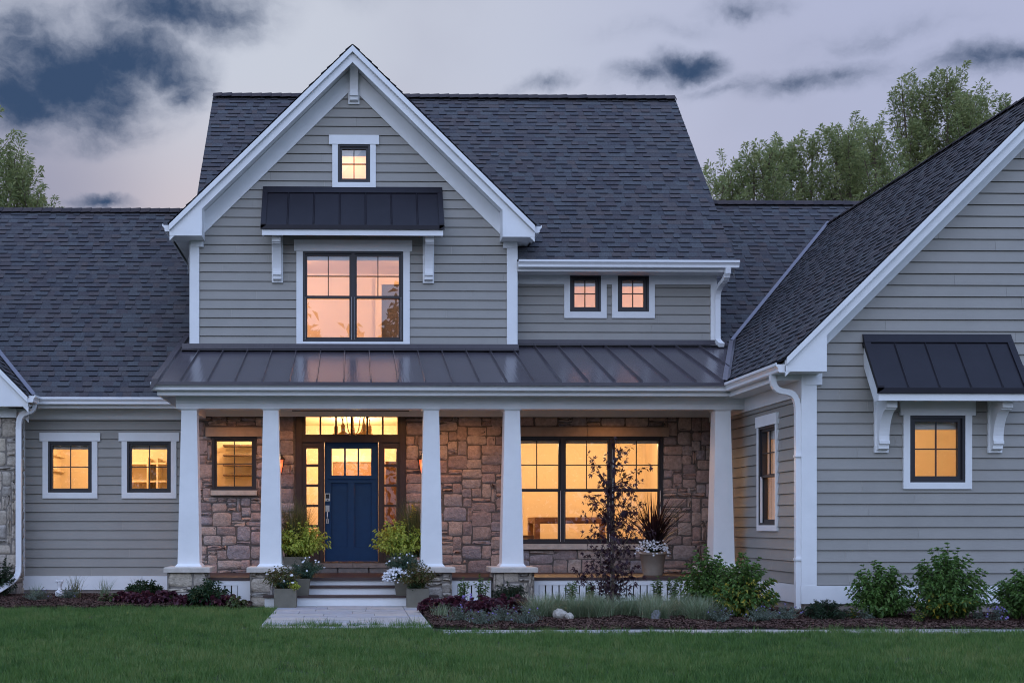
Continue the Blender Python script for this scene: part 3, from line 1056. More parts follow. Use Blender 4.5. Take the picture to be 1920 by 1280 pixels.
# ------------------------------------------------------------------ shingle roofs
def roof_part(name, o, u, v, Wd, L, seed, ridge=None, cut=None):
    mb = MB()
    shingles(mb, o, u, v, Wd, L, seed=seed, cut=cut)
    r = mb.build(name, ['shingle', 'shingle_butt'], house)
    for q in ridge or ():
        rb = MB()
        ridge_caps(rb, *q[:2], seed=seed, **(q[2] if len(q) > 2 else {}))
        rb.build('ridge_cap', 'ridge_shingle', r)
    return r
ms = (ZRIDGE - ZME) / (YRIDGE - 20.42)
Lm = math.hypot(ZRIDGE - ZME, YRIDGE - 20.42)
roof_part('main_roof', (XRL, 20.42, ZME), (1, 0, 0), (0, 1, ms), XRAKE - XRL, Lm, 1,
          [((XRAKE, YRIDGE, ZRIDGE + .03), (XRL + .02, YRIDGE, ZRIDGE + .03))],
          cut=lambda x, s_: x < XG1 + .0 and s_ < (2.6 if abs(x) < 1.05 else .75))
ml = (ZL_R - EAVE_Z) / (YL_R - 20.4)
Ll = math.hypot(ZL_R - EAVE_Z, YL_R - 20.4)
roof_part('low_roof', (-9.6, 20.4, EAVE_Z + .01), (1, 0, 0), (0, 1, ml), 9.6 + XG0 - .02, Ll, 2,
          [((XG0, YL_R, ZL_R + .02), (-9.6, YL_R, ZL_R + .02))])
MBK = 1.0
Lb = (YB - 20.7) * math.hypot(1, MBK)
roof_part('back_roof', (PX(1342, YL) - .02, 20.7, ZB - MBK * (YB - 20.7)), (1, 0, 0), (0, 1, MBK), XR2 - 4.8, Lb, 3,
          [((XR2 + 1.4, YB, ZB + .02), (6.3, YB, ZB + .02))])
# right wing: left slope (seen), right slope
sl = math.hypot(1, G2['m'])
r2 = roof_part('wing_roof', (xe2 - .03, 15.80, ze2 - .02), (0, 1, 0), (1, 0, G2['m']), 8.75, (XR2 - xe2) * sl, 4,
               [((XR2, 15.80, G2['zp'] + .01), (XR2, 24.4, G2['zp'] + .01))])
mb = MB()
shingles(mb, (2 * XR2 - xe2 + .03, 15.80, ze2 - .02), (0, 1, 0), (-1, 0, G2['m']), 8.75, (XR2 - xe2) * sl, seed=5)
mb.build('wing_roof', ['shingle', 'shingle_butt'], house)
# front gable: two slopes
s1 = math.hypot(1, G1['m'])
for s, sd_ in ((-1, 6), (1, 7)):
    mb = MB()
    shingles(mb, (G1['xc'] + s * (G1['xe'] + .02), 20.0, G1['ze'] - .005), (0, 1, 0), (-s, 0, G1['m']), 4.4, (G1['xe'] + .02) * s1, seed=sd_)
    g = mb.build('gable_roof', ['shingle', 'shingle_butt'], house)
rb = MB(); ridge_caps(rb, (G1['xc'], 20.02, G1['zp'] - .025), (G1['xc'], 24.2, G1['zp'] - .025), half=.12, drop=.12)
rb.build('ridge_cap', 'ridge_shingle', g)
# left wing gable, right slope only in view
s3 = math.hypot(1, G3['m'])
mb = MB()
shingles(mb, (xe3 + .02, 20.0, ze3 - .01), (0, 1, 0), (-1, 0, G3['m']), 4.2, 3.6 * s3, seed=8)
mb.build('gable_roof', ['shingle', 'shingle_butt'], house)
mb = MB()
shingles(mb, (G3['xc'] - 3.62, 20.0, ze3 - .01), (0, 1, 0), (1, 0, G3['m']), 4.2, 3.6 * s3, seed=9)
mb.build('gable_roof', ['shingle', 'shingle_butt'], house)
# rear slopes, so the house is whole from the side
mb = MB()
mb.face([(XRL, YRIDGE, ZRIDGE), (XRAKE, YRIDGE, ZRIDGE), (XRAKE, 2 * YRIDGE - 20.4, ZME), (XRL, 2 * YRIDGE - 20.4, ZME)])
mb.face([(-9.6, YL_R, ZL_R), (XG0, YL_R, ZL_R), (XG0, 28.6, EAVE_Z), (-9.6, 28.6, EAVE_Z)])
mb.face([(6.3, YB, ZB), (XR2 + 4, YB, ZB), (XR2 + 4, 28.0, EAVE_Z), (6.3, 28.0, EAVE_Z)])
mb.build('rear_roof', 'shingle', house)

# valley flashing: right (back roof / wing roof), porch / wing, left
def plane_hit(p0, n0, p1, n1, a, val):
    """point on two planes and on coordinate a == val"""
    A = np.array([n0, n1, [1 if i == a else 0 for i in range(3)]], float)
    b = np.array([np.dot(n0, p0), np.dot(n1, p1), val])
    return Vector(np.linalg.solve(A, b))
m2 = G2['m']
nW, pW = (-m2, 0, 1), (xe2, 0, ze2)
nB, pB = (0, -MBK, 1), (0, YB, ZB)
ZP0 = EAVE_Z + .012
ZP1 = PZ(657, 660, YW)
mp = (ZP1 - ZP0) / (YW - 18.12)
nP, pP = (0, -mp, 1), (0, 18.12, ZP0)
n3, p3 = (G3['m'], 0, 1), (xe3, 0, ze3)
nL, pL = (0, -ml, 1), (0, 20.4, EAVE_Z)
def valley(a, b, nA, nBn, half=.07, lift=.03):
    mb = MB()
    t = (b - a).normalized()
    strips = []
    for n in (nA, nBn):
        n = Vector(n).normalized()
        d = t.cross(n).normalized()
        if d.z < 0: d = -d
        strips.append((d, n))
    for d, n in strips:
        A = [a + n * lift * .8, a + d * half + n * lift, b + d * half + n * lift, b + n * lift * .8]
        mb.face(A)
    return mb
top_j = plane_hit(pB, nB, pW, nW, 2, G2['zp'] - .05)
j = plane_hit(pB, nB, pP, nP, 0, 0)                # height where the porch roof runs into the back roof
lowB = plane_hit(pB, nB, pW, nW, 1, j.y)
v = valley(lowB, top_j, nB, nW); v.build('valley_flashing', 'valley_metal', r2)
lowP = plane_hit(pP, nP, pW, nW, 1, 18.14)
topP = plane_hit(pP, nP, pW, nW, 1, j.y)
v = valley(lowP, topP, nP, nW, half=.08); v.build('valley_flashing', 'valley_metal', r2)
lo3 = plane_hit(p3, n3, pL, nL, 1, 20.42)
hi3 = plane_hit(p3, n3, pL, nL, 1, 22.6)
v = valley(lo3, hi3, n3, nL, half=.075); v.build('valley_flashing', 'valley_metal', house)

# ------------------------------------------------------------------ porch roof (standing seam)
def pz(y): return ZP0 + mp * (y - 18.12)
XP0 = PX(285, 18.12)
mb = MB()
def seam_sheet(x0, x1, y0, y1):
    mb.face([(x0, y0, pz(y0)), (x1, y0, pz(y0)), (x1, y1, pz(y1)), (x0, y1, pz(y1))])
    mb.face([(x0, y0, pz(y0) - .05), (x1, y0, pz(y0) - .05), (x1, y1, pz(y1) - .05), (x0, y1, pz(y1) - .05)])
    mb.face([(x0, y0, pz(y0) - .05), (x1, y0, pz(y0) - .05), (x1, y0, pz(y0)), (x0, y0, pz(y0))])
def seam(x, y0, y1, h=.044, w=.008):
    vs = [(x + sx, y, pz(y) + dz) for y in (y0, y1) for (sx, dz) in ((-w * 1.6, 0), (w * 1.6, 0), (w * .6, h), (-w * .6, h))]
    mb.add(vs, [(0, 1, 2, 3), (7, 6, 5, 4), (0, 4, 5, 1), (1, 5, 6, 2), (2, 6, 7, 3), (3, 7, 4, 0)])
YS_TOP = j.y
seam_sheet(XP0, XG0 + .0, 18.08, 23.2)
seam_sheet(XG0, XG1, 18.08, YW + .02)
seam_sheet(XG1, xsr, 18.08, YL + .02)
seam_sheet(xsr, 7.6, 18.08, YS_TOP + .1)
x = PX(337.7, 18.1)
sp = .4105
while x < 6.2:
    ytop = YW if x < XG1 - .05 else (YL if x < xsr else YS_TOP)
    # seams stop where the wing roof comes over them
    if x > lowP.x - .02:
        yv = plane_hit(pP, nP, pW, nW, 0, x).y
        y0 = yv
    else:
        y0 = 18.09
    if y0 < ytop: seam(x, y0, ytop)
    x += sp
# rake edge trim on the left end
vs = []
for y in (18.07, 23.0):
    for (dx, dz) in ((-.012, -.13), (.0, .045), (.095, .045), (.095, .0), (.0, -.13)):
        vs.append((XP0 + dx, y, pz(y) + dz))
mb.add(vs, [(0, 1, 2, 3, 4), (9, 8, 7, 6, 5)] + [(i, (i + 1) % 5, 5 + (i + 1) % 5, 5 + i) for i in range(5)])
porch_roof = mb.build('porch_roof', 'bronze_metal', house)
mb = MB()
mb.cbox(XG0 - .14, XG1 + .03, YW - .06, YW - .05, pz(YW - .055) + .04, pz(YW) + .105)
mb.cbox(XG0 - .14, XG1 + .03, YW - .16, YW - .05, pz(YW - .16) + .036, pz(YW - .16) + .050)
mb.cbox(XG0 - .14, XG1 + .03, YW - .05, YW + .02, pz(YW) + .085, pz(YW) + .105)
mb.cbox(XG1 + .03, xsr + .18, YL - .06, YL - .05, pz(YL - .055) + .04, pz(YL) + .10)
mb.cbox(XG1 + .03, xsr + .18, YL - .14, YL - .05, pz(YL - .14) + .036, pz(YL - .14) + .048)
mb.cbox(XG1 + .03, xsr + .18, YL - .05, YL + .02, pz(YL) + .08, pz(YL) + .10)
mb.build('wall_flashing', 'bronze_metal', porch_roof)

# gutters
def gut(name, parts):
    mb = MB()
    for fr, a, b, z in parts: gutter(mb, fr, a, b, z)
    return mb.build(name, 'gutter_white', house)
gut('gutter', [(Frame((0, 18.22, 0)), XP0 - .02, xe2 + .02, EAVE_Z - .125), (Frame((xe2, 0, 0), (0, -1, 0)), -18.22, -15.87, EAVE_Z - .125)])
gut('gutter', [(Frame((0, 20.48, 0)), xe3 - .02, PX(329, 20.4), EAVE_Z - .115)])
gut('gutter', [(Frame((0, ye - .02, 0)), XG1 + .02, XRAKE + .03, ZME - .115)])
gut('gutter', [(Frame((G1['xc'] - G1['xe'], 0, 0), (0, -1, 0)), -23, -20.08, G1['ze'] - .115)])
gut('gutter', [(Frame((G1['xc'] + G1['xe'], 0, 0), (0, 1, 0)), 20.08, 23, G1['ze'] - .115)])
gut('gutter', [(Frame((xe3, 0, 0), (0, 1, 0)), 20.02, 20.40, EAVE_Z - .115)])

# porch fascia, beam, ceiling
mb = MB()
zb0, zb1 = PZ(766, 660, YP), PZ(742.5, 660, YP)
zfa0, zfa1 = PZ(741, 660, 18.22), EAVE_Z - .03
mb.cbox(XP0 + .06, xe2 + .03, 18.22, 18.245, zfa0, zfa1)
mb.cbox(XP0 + .06, XP0 + .085, 18.246, YL, zfa0, zfa1)
mb.cbox(XP0 + .086, XW, 18.246, YP + .02, zfa0 + .012, zfa0 + .03)        # eave soffit
xb0 = PX(329.5, YP)
mb.cbox(xb0, XW, YP, YP + .24, zb0, zfa0 + .012)                          # beam
mb.cbox(xb0, XW, YP - .012, YP, zb0 + .085, zb0 + .10)
mb.cbox(xb0, xb0 + .24, YP + .24, YW - .07, zb0, zfa0 + .012)
mb.cbox(xb0 + .24, XW, YW - .09, YW - .06, STONE_TOP - .005, zfa0 + .0)   # frieze over the stone
mb.build('porch_beam', W, house)
mb = MB()
mb.cbox(xb0 + .24, XW, YP + .24, YW + .02, zb1 - .0, zb1 + .02)
mb.build('porch_ceiling', W, house)

# ------------------------------------------------------------------ porch floor, skirt, steps
mb = MB()
mb.cbox(PX(318, 18.6), XW, 18.56, YW, Z_FL - .045, Z_FL)
mb.build('porch_floor', 'deck', house)
for (a, b, s0, s1) in ((388, 470, 410, 447), (846, 920, 857, 910), (996, 1345, 1009, 1338)):
    xa, xb = PX(a, 18.64), PX(b, 18.64)
    ya = 18.572
    mb = MB()
    ztop, z0_ = Z_FL - .047, .0
    mb.cbox(xa, xb, ya, ya + .03, ztop - .075, ztop)
    mb.cbox(xa, xb, ya, ya + .03, z0_ - .02, z0_ + .075)
    p0, p1 = PX(s0, 18.64), PX(s1, 18.64)
    mb.cbox(xa, p0, ya, ya + .03, z0_ + .075, ztop - .075)
    mb.cbox(p1, xb, ya, ya + .03, z0_ + .075, ztop - .075)
    n = max(2, round((p1 - p0) / .106))
    for k in range(n):
        q0 = p0 + (p1 - p0) * k / n + .010
        q1 = p0 + (p1 - p0) * (k + 1) / n - .010
        mb.cbox(q0, q1, ya + .008, ya + .028, z0_ + .075, ztop - .075)
    mb.build('porch_skirt', W, house)
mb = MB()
mb.cbox(PX(345, 18.9), XW - .1, 18.85, 18.9, -.02, Z_FL - .1)  # dark sheet, shade under the porch put into its colour
mb.build('crawlspace_dark_sheet', 'painted_shade', house)
# steps
tr = MB(); rs = MB()
steps = [(18.30, .30, 560, 768), (18.02, .17, 493, 823)]
for (yf, zt, a, b) in steps:
    xa, xb = PX(a, yf), PX(b, yf)
    tr.cbox(xa, xb, yf, yf + .34, zt - .032, zt)
    rs.cbox(xa + .025, xb - .025, yf + .03, yf + .06, -.02 if zt < .2 else .17, zt - .032)
rs.cbox(PX(540, 18.6), PX(780, 18.6), 18.60, 18.62, .30, Z_FL - .046)
rs.cbox(PX(496, 18.05), PX(496, 18.05) + .02, 18.06, 18.6, -.02, .138)
rs.cbox(PX(820, 18.05) - .02, PX(820, 18.05), 18.06, 18.6, -.02, .138)
st = rs.build('steps', W, house)
tr.build('tread', 'deck', st)
# stone threshold
mb = MB()
fr = Frame((0, YW, 0))
mb.box(fr, GX(585), GX(661), -.05, .13, PZ(1063, 660, YW), PZ(1055, 660, YW)); mb.box(fr, GX(661) + .006, GX(735), -.05, .13, PZ(1063, 660, YW), PZ(1055, 660, YW))
for a, b in ((590, 632), (634, 690), (692, 730)):
    mb.box(fr, GX(a) + .006, GX(b), -.05, .105, Z_FL, PZ(1063, 660, YW) - .006)
mb.build('threshold', 'threshold_stone', house)

# piers and columns
def pier(px, half_px, name='pier'):
    x = PX(px, 18.62)
    hw = half_px / (F / 18.3)
    yf, yb = 18.30, 18.30 + 2 * hw
    zc0, zc1 = PZ(1072.5, px, 18.28), PZ(1063, px, 18.28)
    mb = MB()
    mb.cbox(x - hw + .045, x + hw - .045, yf + .045, yb - .045, -.1, zc0 - .002, 1)
    stones(mb, Frame((x - hw, yf + .03, 0)), 0, 2 * hw, -.02, zc0 - .004, [], int(px), cell=.078, back=True)
    stones(mb, Frame((x - hw + .03, yb, 0), (0, -1, 0)), 0, yb - yf, -.02, zc0 - .004, [], int(px) + 1, cell=.078)
    stones(mb, Frame((x + hw - .03, yf, 0), (0, 1, 0)), 0, yb - yf, -.02, zc0 - .004, [], int(px) + 2, cell=.078)
    p = mb.build(name, ['pier_stone', 'pier_mortar'], house, smooth=True)
    c = MB()
    c.cbox(x - hw - .045, x + hw + .045, yf - .045, yb + .045, zc0, zc1 - .012)
    c.frustum((x, (yf + yb) / 2), zc1 - .012, zc1, hw + .045, (yb - yf) / 2 + .045, hw + .035, (yb - yf) / 2 + .035)
    c.build('cap', 'limestone', p)
    return x, (yf + yb) / 2 + .02, zc1
col_px = [(356, 37.5), (508.5, 37.5), (808, 37.5), (959, 38.5), (1352, 38)]
for (px, hp) in col_px:
    x, y, z = pier(px, hp)
    y = 18.64
    mb = MB()
    b, t = .168, .118
    mb.frustum((x, y), z + .05, zb0 - .02, b, b, t, t)
    mb.frustum((x, y), z, z + .014, .205, .205, .205, .205)
    mb.frustum((x, y), z + .014, z + .05, .200, .200, .170, .170)
    mb.frustum((x, y), zb0 - .028, zb0 - .004, t + .006, t + .006, t + .03, t + .03)
    mb.build('column', W, house)

# ------------------------------------------------------------------ downspouts
def downspout(pts, side, a=.034, b=.045, name='downspout', straps=()):
    mb = MB()
    mb.tube(pts, .04, square=(a, b, side))
    # crimped elbow ribs
    pv = [Vector(p) for p in pts]
    for i in range(1, len(pv) - 1):
        t0, t1 = (pv[i] - pv[i - 1]).normalized(), (pv[i + 1] - pv[i]).normalized()
        if t0.angle(t1) > .06:
            tm = (t0 + t1).normalized()
            mb.tube([pv[i] - tm * .006, pv[i] + tm * .006], .04, square=(a + .004, b + .004, side))
    for z in straps:
        q = pv[-3]
        mb.cbox(q.x - .05, q.x + .05, q.y - .055, q.y + .03, z, z + .03)
    return mb.build(name, 'gutter_white', house)
def bend(p0, p1, p2, p3, n=10):
    p0, p1, p2, p3 = map(Vector, (p0, p1, p2, p3))
    out = []
    for k in range(n + 1):
        t = k / n
        out.append(p0 * (1 - t) ** 3 + p1 * 3 * t * (1 - t) ** 2 + p2 * 3 * t * t * (1 - t) + p3 * t ** 3)
    return out
# right wing corner
yd = YR + .02
xs_, xe_ = xe2 - .055, PX(1497.5, YR - .02)
zt_ = EAVE_Z - .12
pts = bend((xs_, yd - .02, zt_), (xs_, yd - .02, zt_ - .42), (xe_, yd, zt_ - .02), (xe_, yd, zt_ - .50), 14) + [(xe_, yd, 1.2), (xe_, yd, .12), (xe_, yd, .09)]
downspout(pts, (0, 1, 0), .034, .037, straps=(2.15, .75))
# upper wall, right corner (short)
xd = PX(1347, YL - .07)
pts = bend((xd + .02, 20.37, ZME - .11), (xd + .02, 20.37, ZME - .42), (xd - .01, YL - .06, ZME - .20), (xd - .015, YL - .06, ZME - .55), 10) + \
      [(xd - .015, YL - .06, pz(YL) + .14)] + bend((xd - .015, YL - .06, pz(YL) + .13), (xd - .015, YL - .06, pz(YL) + .07), (xd, YL - .1, pz(YL) + .05), (xd + .02, YL - .2, pz(YL - .2) + .06), 5)[1:]
downspout(pts, (1, 0, 0), .045, .036)
# left, with kick-out at the ground
xq = PX(34.5, 20.3)
xt = PX(63, 20.3)
pts = bend((xt, 20.33, EAVE_Z - .11), (xt, 20.33, EAVE_Z - .36), (xq, 20.3, EAVE_Z - .12), (xq, 20.33, EAVE_Z - .52), 12) + [(xq, 20.33, 1.3), (xq, 20.33, .55)] + \
      bend((xq, 20.33, .50), (xq, 20.30, .34), (xq - .05, 20.2, .29), (xq - .28, 19.95, .12), 8)[1:] + [(xq - .56, 19.7, -.03)]
downspout(pts, (0, 1, 0))

# ------------------------------------------------------------------ brackets and awnings
def bracket(fr, uc, ztop, H, D, width=.14, plate=.19, name='bracket', parent=None, rise=.0):
    mb = MB()
    mb.box(fr, uc - plate / 2, uc + plate / 2, 0, .045, ztop - H, ztop + rise)
    pr = [(.045, ztop + rise), (D, ztop), (D, ztop - .075), (D - .03, ztop - .085), (D - .035, ztop - .10)]
    n = 10
    for k in range(1, n):                       # concave sweep down to the wall
        t = k / n
        a = t * math.pi / 2
        pr.append((.12 + (D - .16) * (1 - math.sin(a)) * 1.0, ztop - .10 - (H - .27) * (1 - math.cos(a)) ** .9))
    pr += [(.125, ztop - H + .16), (.14, ztop - H + .155), (.14, ztop - H + .115), (.11, ztop - H + .105), (.11, ztop - H + .05), (.045, ztop - H + .03)]
    mb.profile(fr, pr, uc - width / 2, uc + width / 2)
    return mb.build(name, W, parent)

def awning(fr, u0, u1, zt, depth, zb, seams, br, label):
    mb = MB()
    P = fr.P
    cap = .095
    # sheet between cap and drip edge
    m = (zb + .07 - zt + cap) / (depth - .05)
    zz = lambda w: zt - cap + m * (w - .05)
    mb.add([P(u0, .05, zz(.05)), P(u1, .05, zz(.05)), P(u1, depth, zz(depth)), P(u0, depth, zz(depth)),
            P(u0, .05, zz(.05) - .05), P(u1, .05, zz(.05) - .05), P(u1, depth, zz(depth) - .05), P(u0, depth, zz(depth) - .05)],
           [(0, 1, 2, 3), (7, 6, 5, 4), (0, 4, 5, 1), (1, 5, 6, 2), (2, 6, 7, 3), (3, 7, 4, 0)])
    # cap flashing
    mb.add([P(u0 - .005, 0, zt), P(u1 + .005, 0, zt), P(u1 + .005, .028, zt), P(u0 - .005, .028, zt), P(u0 - .005, 0, zt - .2), P(u1 + .005, 0, zt - .2),
            P(u1 + .005, .09, zz(.09) + .04), P(u0 - .005, .09, zz(.09) + .04)], [(0, 1, 2, 3), (3, 2, 6, 7), (7, 6, 5, 4), (0, 3, 7, 4), (1, 5, 6, 2)])
    # drip edge
    mb.box(fr, u0 - .012, u1 + .012, depth - .02, depth + .006, zb, zb + .072)
    k = len(seams)
    for q in seams:
        vs = [P(q + s, w, zz(w) + h) for w in (.09, depth - .004) for (s, h) in ((-.016, 0), (.016, 0), (.003, .034), (-.003, .034))]
        mb.add(vs, [(0, 1, 2, 3), (7, 6, 5, 4), (0, 4, 5, 1), (1, 5, 6, 2), (2, 6, 7, 3), (3, 7, 4, 0)])
    for (q0, q1) in ((u0 - .01, u0 + .075), (u1 - .075, u1 + .01)):      # rake trims
        vs = [P(q, w, zz(w) + h) for w in (.05, depth + .006) for (q, h) in ((q0, -.055), (q1, 0), (q1, .036), (q0, .036))]
        mb.add(vs, [(0, 1, 2, 3), (7, 6, 5, 4), (0, 4, 5, 1), (1, 5, 6, 2), (2, 6, 7, 3), (3, 7, 4, 0)])
    a = mb.build('awning', 'awning_metal', house)
    if label: a['label'] = label
    t = MB()
    t.box(fr, u0 + .01, u1 - .01, depth - .045, depth - .02, zb - .095, zb - .001)
    for (q0, q1) in ((u0 + .012, u0 + .037), (u1 - .037, u1 - .012)):     # side boards
        t.profile(fr, [(.0, zt - .25), (.05, zz(.05) - .055), (depth - .046, zz(depth - .05) - .055), (depth - .046, zb - .095), (depth - .16, zb - .095), (.0, zt - .42)], q0, q1)
    t.face([P(u0 + .03, 0, zt - .40), P(u1 - .03, 0, zt - .40), P(u1 - .03, depth - .046, zb - .085), P(u0 + .03, depth - .046, zb - .085)])   # sloping soffit
    t.build('fascia', W, a)
    for (uc, H, D, pw) in br:
        bracket(fr, uc, zb - .096, H, D, parent=a, rise=.3)
    return a
u0, u1 = GX(494), GX(828)
sm = [u0 + (u1 - u0) * k / 7 for k in range(1, 7)]
awning(FW, u0, u1, PZ(351, 660, YW), .50, PZ(430, 660, YW - .5), sm,
       [(GX(520.5), .70, .36, 21), (GX(803), .70, .36, 21)], 'wide bronze standing seam awning over the paired bedroom windows')
u0, u1 = PX(1617, YR), PX(1893, YR)
sm = [PX(q, YR) for q in (1672, 1729, 1786.5, 1844)]
awning(FR, u0, u1, PZ(627, 1750, YR), .50, PZ(737, 1750, YR - .5), sm,
       [(PX(1650.5, YR), .66, .36, 27), (PX(1863, YR), .66, .36, 27)], 'bronze standing seam awning over the single window of the right wing')
# peak bracket
bracket(FW, GX(663.5), PZ(121, 660, YW), .69, .36, parent=house)

# ------------------------------------------------------------------ windows
T5 = dict(side=.095, head=.145, over=.055)
window('window', FW, *oA, trim=dict(side=.095, head=.155, over=.055, sill=.085), glass='upper_glass', label='small square attic window under the gable peak', blind=.07)
window('window', FW, *oB, units=2, hung=True, trim=dict(side=.11, head=.19, over=.04, sill=.085), glass='upper_glass', label='paired double-hung window under the wide awning', blind=.04)
for o in (oC, oD):
    window('window', FL, *o, trim=dict(side=.10, head=0, over=0, sill=.11), glass='upper_glass', blind=.09, sash=.062)
for o in (oE, oF):
    window('window', FL, *o, trim=dict(side=.095, head=.145, over=.05, sill=.10), blind=.05)
window('window', FW, *oP, label='square window set in the porch stone')
window('window', FW, *oT, units=3, hung=True, label='wide triple window looking into the dining room', blind=.03)
window('window', FR, *oR, trim=dict(side=.09, head=.195, over=.045, sill=.09), sash=.062, blind=.10)
window('window', FS, *oS, hung=True, trim=dict(side=.06, head=.16, over=.03, sill=.085), blind=.1, glass='pane_glass')

# ------------------------------------------------------------------ front door
def xr(p): return GX(p)
def zr(p): return PZ(p, 660, YW)
panes_t = [(xr(571.5 + 29.25 * k) + .015, xr(571.5 + 29.25 * (k + 1)) - .015, zr(814.5), zr(781)) for k in range(6)]
sl_edges = [840, 874.5, 912, 950, 988, 1026]
panes_l = [(xr(574.5), xr(596.5), zr(sl_edges[k + 1]) + .042, zr(sl_edges[k])) for k in range(5)]
panes_r = [(xr(721), xr(743), zr(sl_edges[k + 1]) + .042, zr(sl_edges[k])) for k in range(5)]
slab = (xr(608), xr(709.5), zr(1053), zr(826))
holes = panes_t + panes_l + panes_r + [slab]
mb = MB()
for (a, b, c, d) in rects_minus(oDoor[0] + .0, oDoor[1], oDoor[2], oDoor[3], holes):
    mb.box(FW, a, b, -.10, .035, c, d)
# posts, rails and crown standing proud
mb.box(FW, oDoor[0] + .0, oDoor[0] + .10, .0352, .075, oDoor[2], oDoor[3])
mb.box(FW, oDoor[1] - .10, oDoor[1] - .0, .0352, .075, oDoor[2], oDoor[3])
mb.box(FW, oDoor[0] + .101, oDoor[1] - .101, .0352, .06, zr(829), zr(820.5))
for q in ((600, 606.5), (711, 717.5)):
    mb.box(FW, xr(q[0]), xr(q[1]), .0352, .055, oDoor[2], zr(829.2))
mb.box(FW, oDoor[0] + .101, oDoor[1] - .101, .0352, .065, zr(777), oDoor[3])
mb.box(FW, oDoor[0] - .06, oDoor[1] + .06, -.02, .13, oDoor[3] + .002, oDoor[3] + .04)
mb.box(FW, xr(571), xr(599), .0352, .05, oDoor[2], zr(1030)); mb.box(FW, xr(719), xr(747), .0352, .05, oDoor[2], zr(1030))
surround = mb.build('door_surround', 'door_brown', house)
for (a, b, c, d) in panes_t + panes_l + panes_r:
    gl = MB()
    gl.face([FW.P(a, -.03, c), FW.P(b, -.03, c), FW.P(b, -.03, d), FW.P(a, -.03, d)])
    gl.build('pane', 'pane_glass', surround)
# slab
dl = [(xr(622), xr(645)), (xr(648.5), xr(670.5)), (xr(673.5), xr(696))]
dz = (zr(891), zr(840.5))
mb = MB()
pn = [(xr(621), xr(652.5), zr(1026), zr(905)), (xr(664.5), xr(697), zr(1026), zr(905))]
lights = [(a, b, dz[0], dz[1]) for a, b in dl]
for (a, b, c, d) in rects_minus(slab[0] + .004, slab[1] - .004, slab[2] + .006, slab[3] - .004, lights + pn):
    mb.box(FW, a, b, -.07, -.020, c, d)
for (a, b, c, d) in pn:
    mb.box(FW, a + .0003, b - .0003, -.068, -.052, c + .0003, d - .0003)
mb.box(FW, slab[0] + .07, slab[1] - .07, -.0198, -.002, zr(897.5), zr(893.5))
door = mb.build('door', 'door_navy', house)
door['label'] = 'navy blue panelled front door with three small panes'
for (a, b) in dl:
    gl = MB()
    gl.face([FW.P(a, -.045, dz[0]), FW.P(b, -.045, dz[0]), FW.P(b, -.045, dz[1]), FW.P(a, -.045, dz[1])])
    gl.build('pane', 'pane_glass', door)
mb = MB()
ux0, ux1, uz0, uz1 = xr(609.5), xr(619), zr(939), zr(924.5)
mb.box(FW, ux0, ux1, -.0198, .012, uz0, uz1)
mb.box(FW, ux0 + .012, ux1 - .012, .012, .015, uz0 + .045, uz1 - .012, 1)
mb.box(FW, ux0 + .03, ux1 - .03, .012, .016, uz0 + .012, uz0 + .032, 1)
mb.build('keypad', ['steel', 'dark_screen'], door)
mb = MB()
uc = xr(614)
mb.box(FW, uc - .034, uc + .034, -.0198, .004, zr(959), zr(947))
mb.tube([FW.P(uc, .004, zr(953)), FW.P(uc, .035, zr(953))], .018, 10)
mb.tube([FW.P(uc, .0, zr(957)), FW.P(uc, .05, zr(960)), FW.P(uc, .055, zr(968)), FW.P(uc, .05, zr(976)), FW.P(uc, .0, zr(979))], .010, 8)
mb.box(FW, uc - .024, uc + .024, -.0198, .004, zr(981), zr(972))
mb.build('handle', 'steel', door)

# ------------------------------------------------------------------ rooms behind the glass
def rr(o): return (o[0] + .004, o[1] - .004, o[2] + .004, o[3] - .004)
room(-.95, .95, YW + .195, 21.9, oA[2] - .25, oA[3] + .25, [rr(oA)], wall='white_wall')
room(-2.3, 2.3, YW + .195, 23.6, oB[2] - .3, oB[3] + .28, [rr(oB)], wall='white_wall')
room(3.0, 6.2, YL + .195, 23.0, oC[2] - .3, oC[3] + .22, [rr(oC), rr(oD)], wall='white_wall')
room(XL0 + .1, GX(372) - .1, YL + .195, 23.2, .2, 3.05, [rr(oE), rr(oF)])
room(-2.62, -1.1, YW + .195, 22.0, .45, 3.05, [rr(oP)])
fy = [panes_t[0][:1] + panes_t[-1][1:2] + (zr(814.5), zr(781))]
room(-1.05, 1.25, YW + .101, 25.2, .58, 3.32, [(oDoor[0] + .05, oDoor[1] - .05, oDoor[2] + .02, oDoor[3] - .03)])
room(2.2, XW - .15, YW + .195, 24.4, .45, 3.05, [rr(oT)])
room(XW + .195, 11.6, YR + .195, 20.2, .45, 3.1, [rr(oR)], side_holes=[(y9a + .004, y9b - .004, z9b + .004, z9t - .004)])
# bedroom door casing on the back wall, flat panel coloured dark for the unlit hall beyond
mb = MB()
bx = PX(704, 23.5)
mb.cbox(bx, bx + .12, 23.5, 23.59, 3.9, PZ(533, 720, 23.5) + .12)
mb.cbox(bx + .12, bx + 1.2, 23.5, 23.59, PZ(533, 720, 23.5), PZ(533, 720, 23.5) + .12)
mb.build('door_casing', 'cream_trim', house)
mb = MB(); mb.cbox(bx + .12, bx + 1.2, 23.56, 23.58, 4.0, PZ(533, 720, 23.5))
mb.build('hall_panel', 'painted_shade', house)
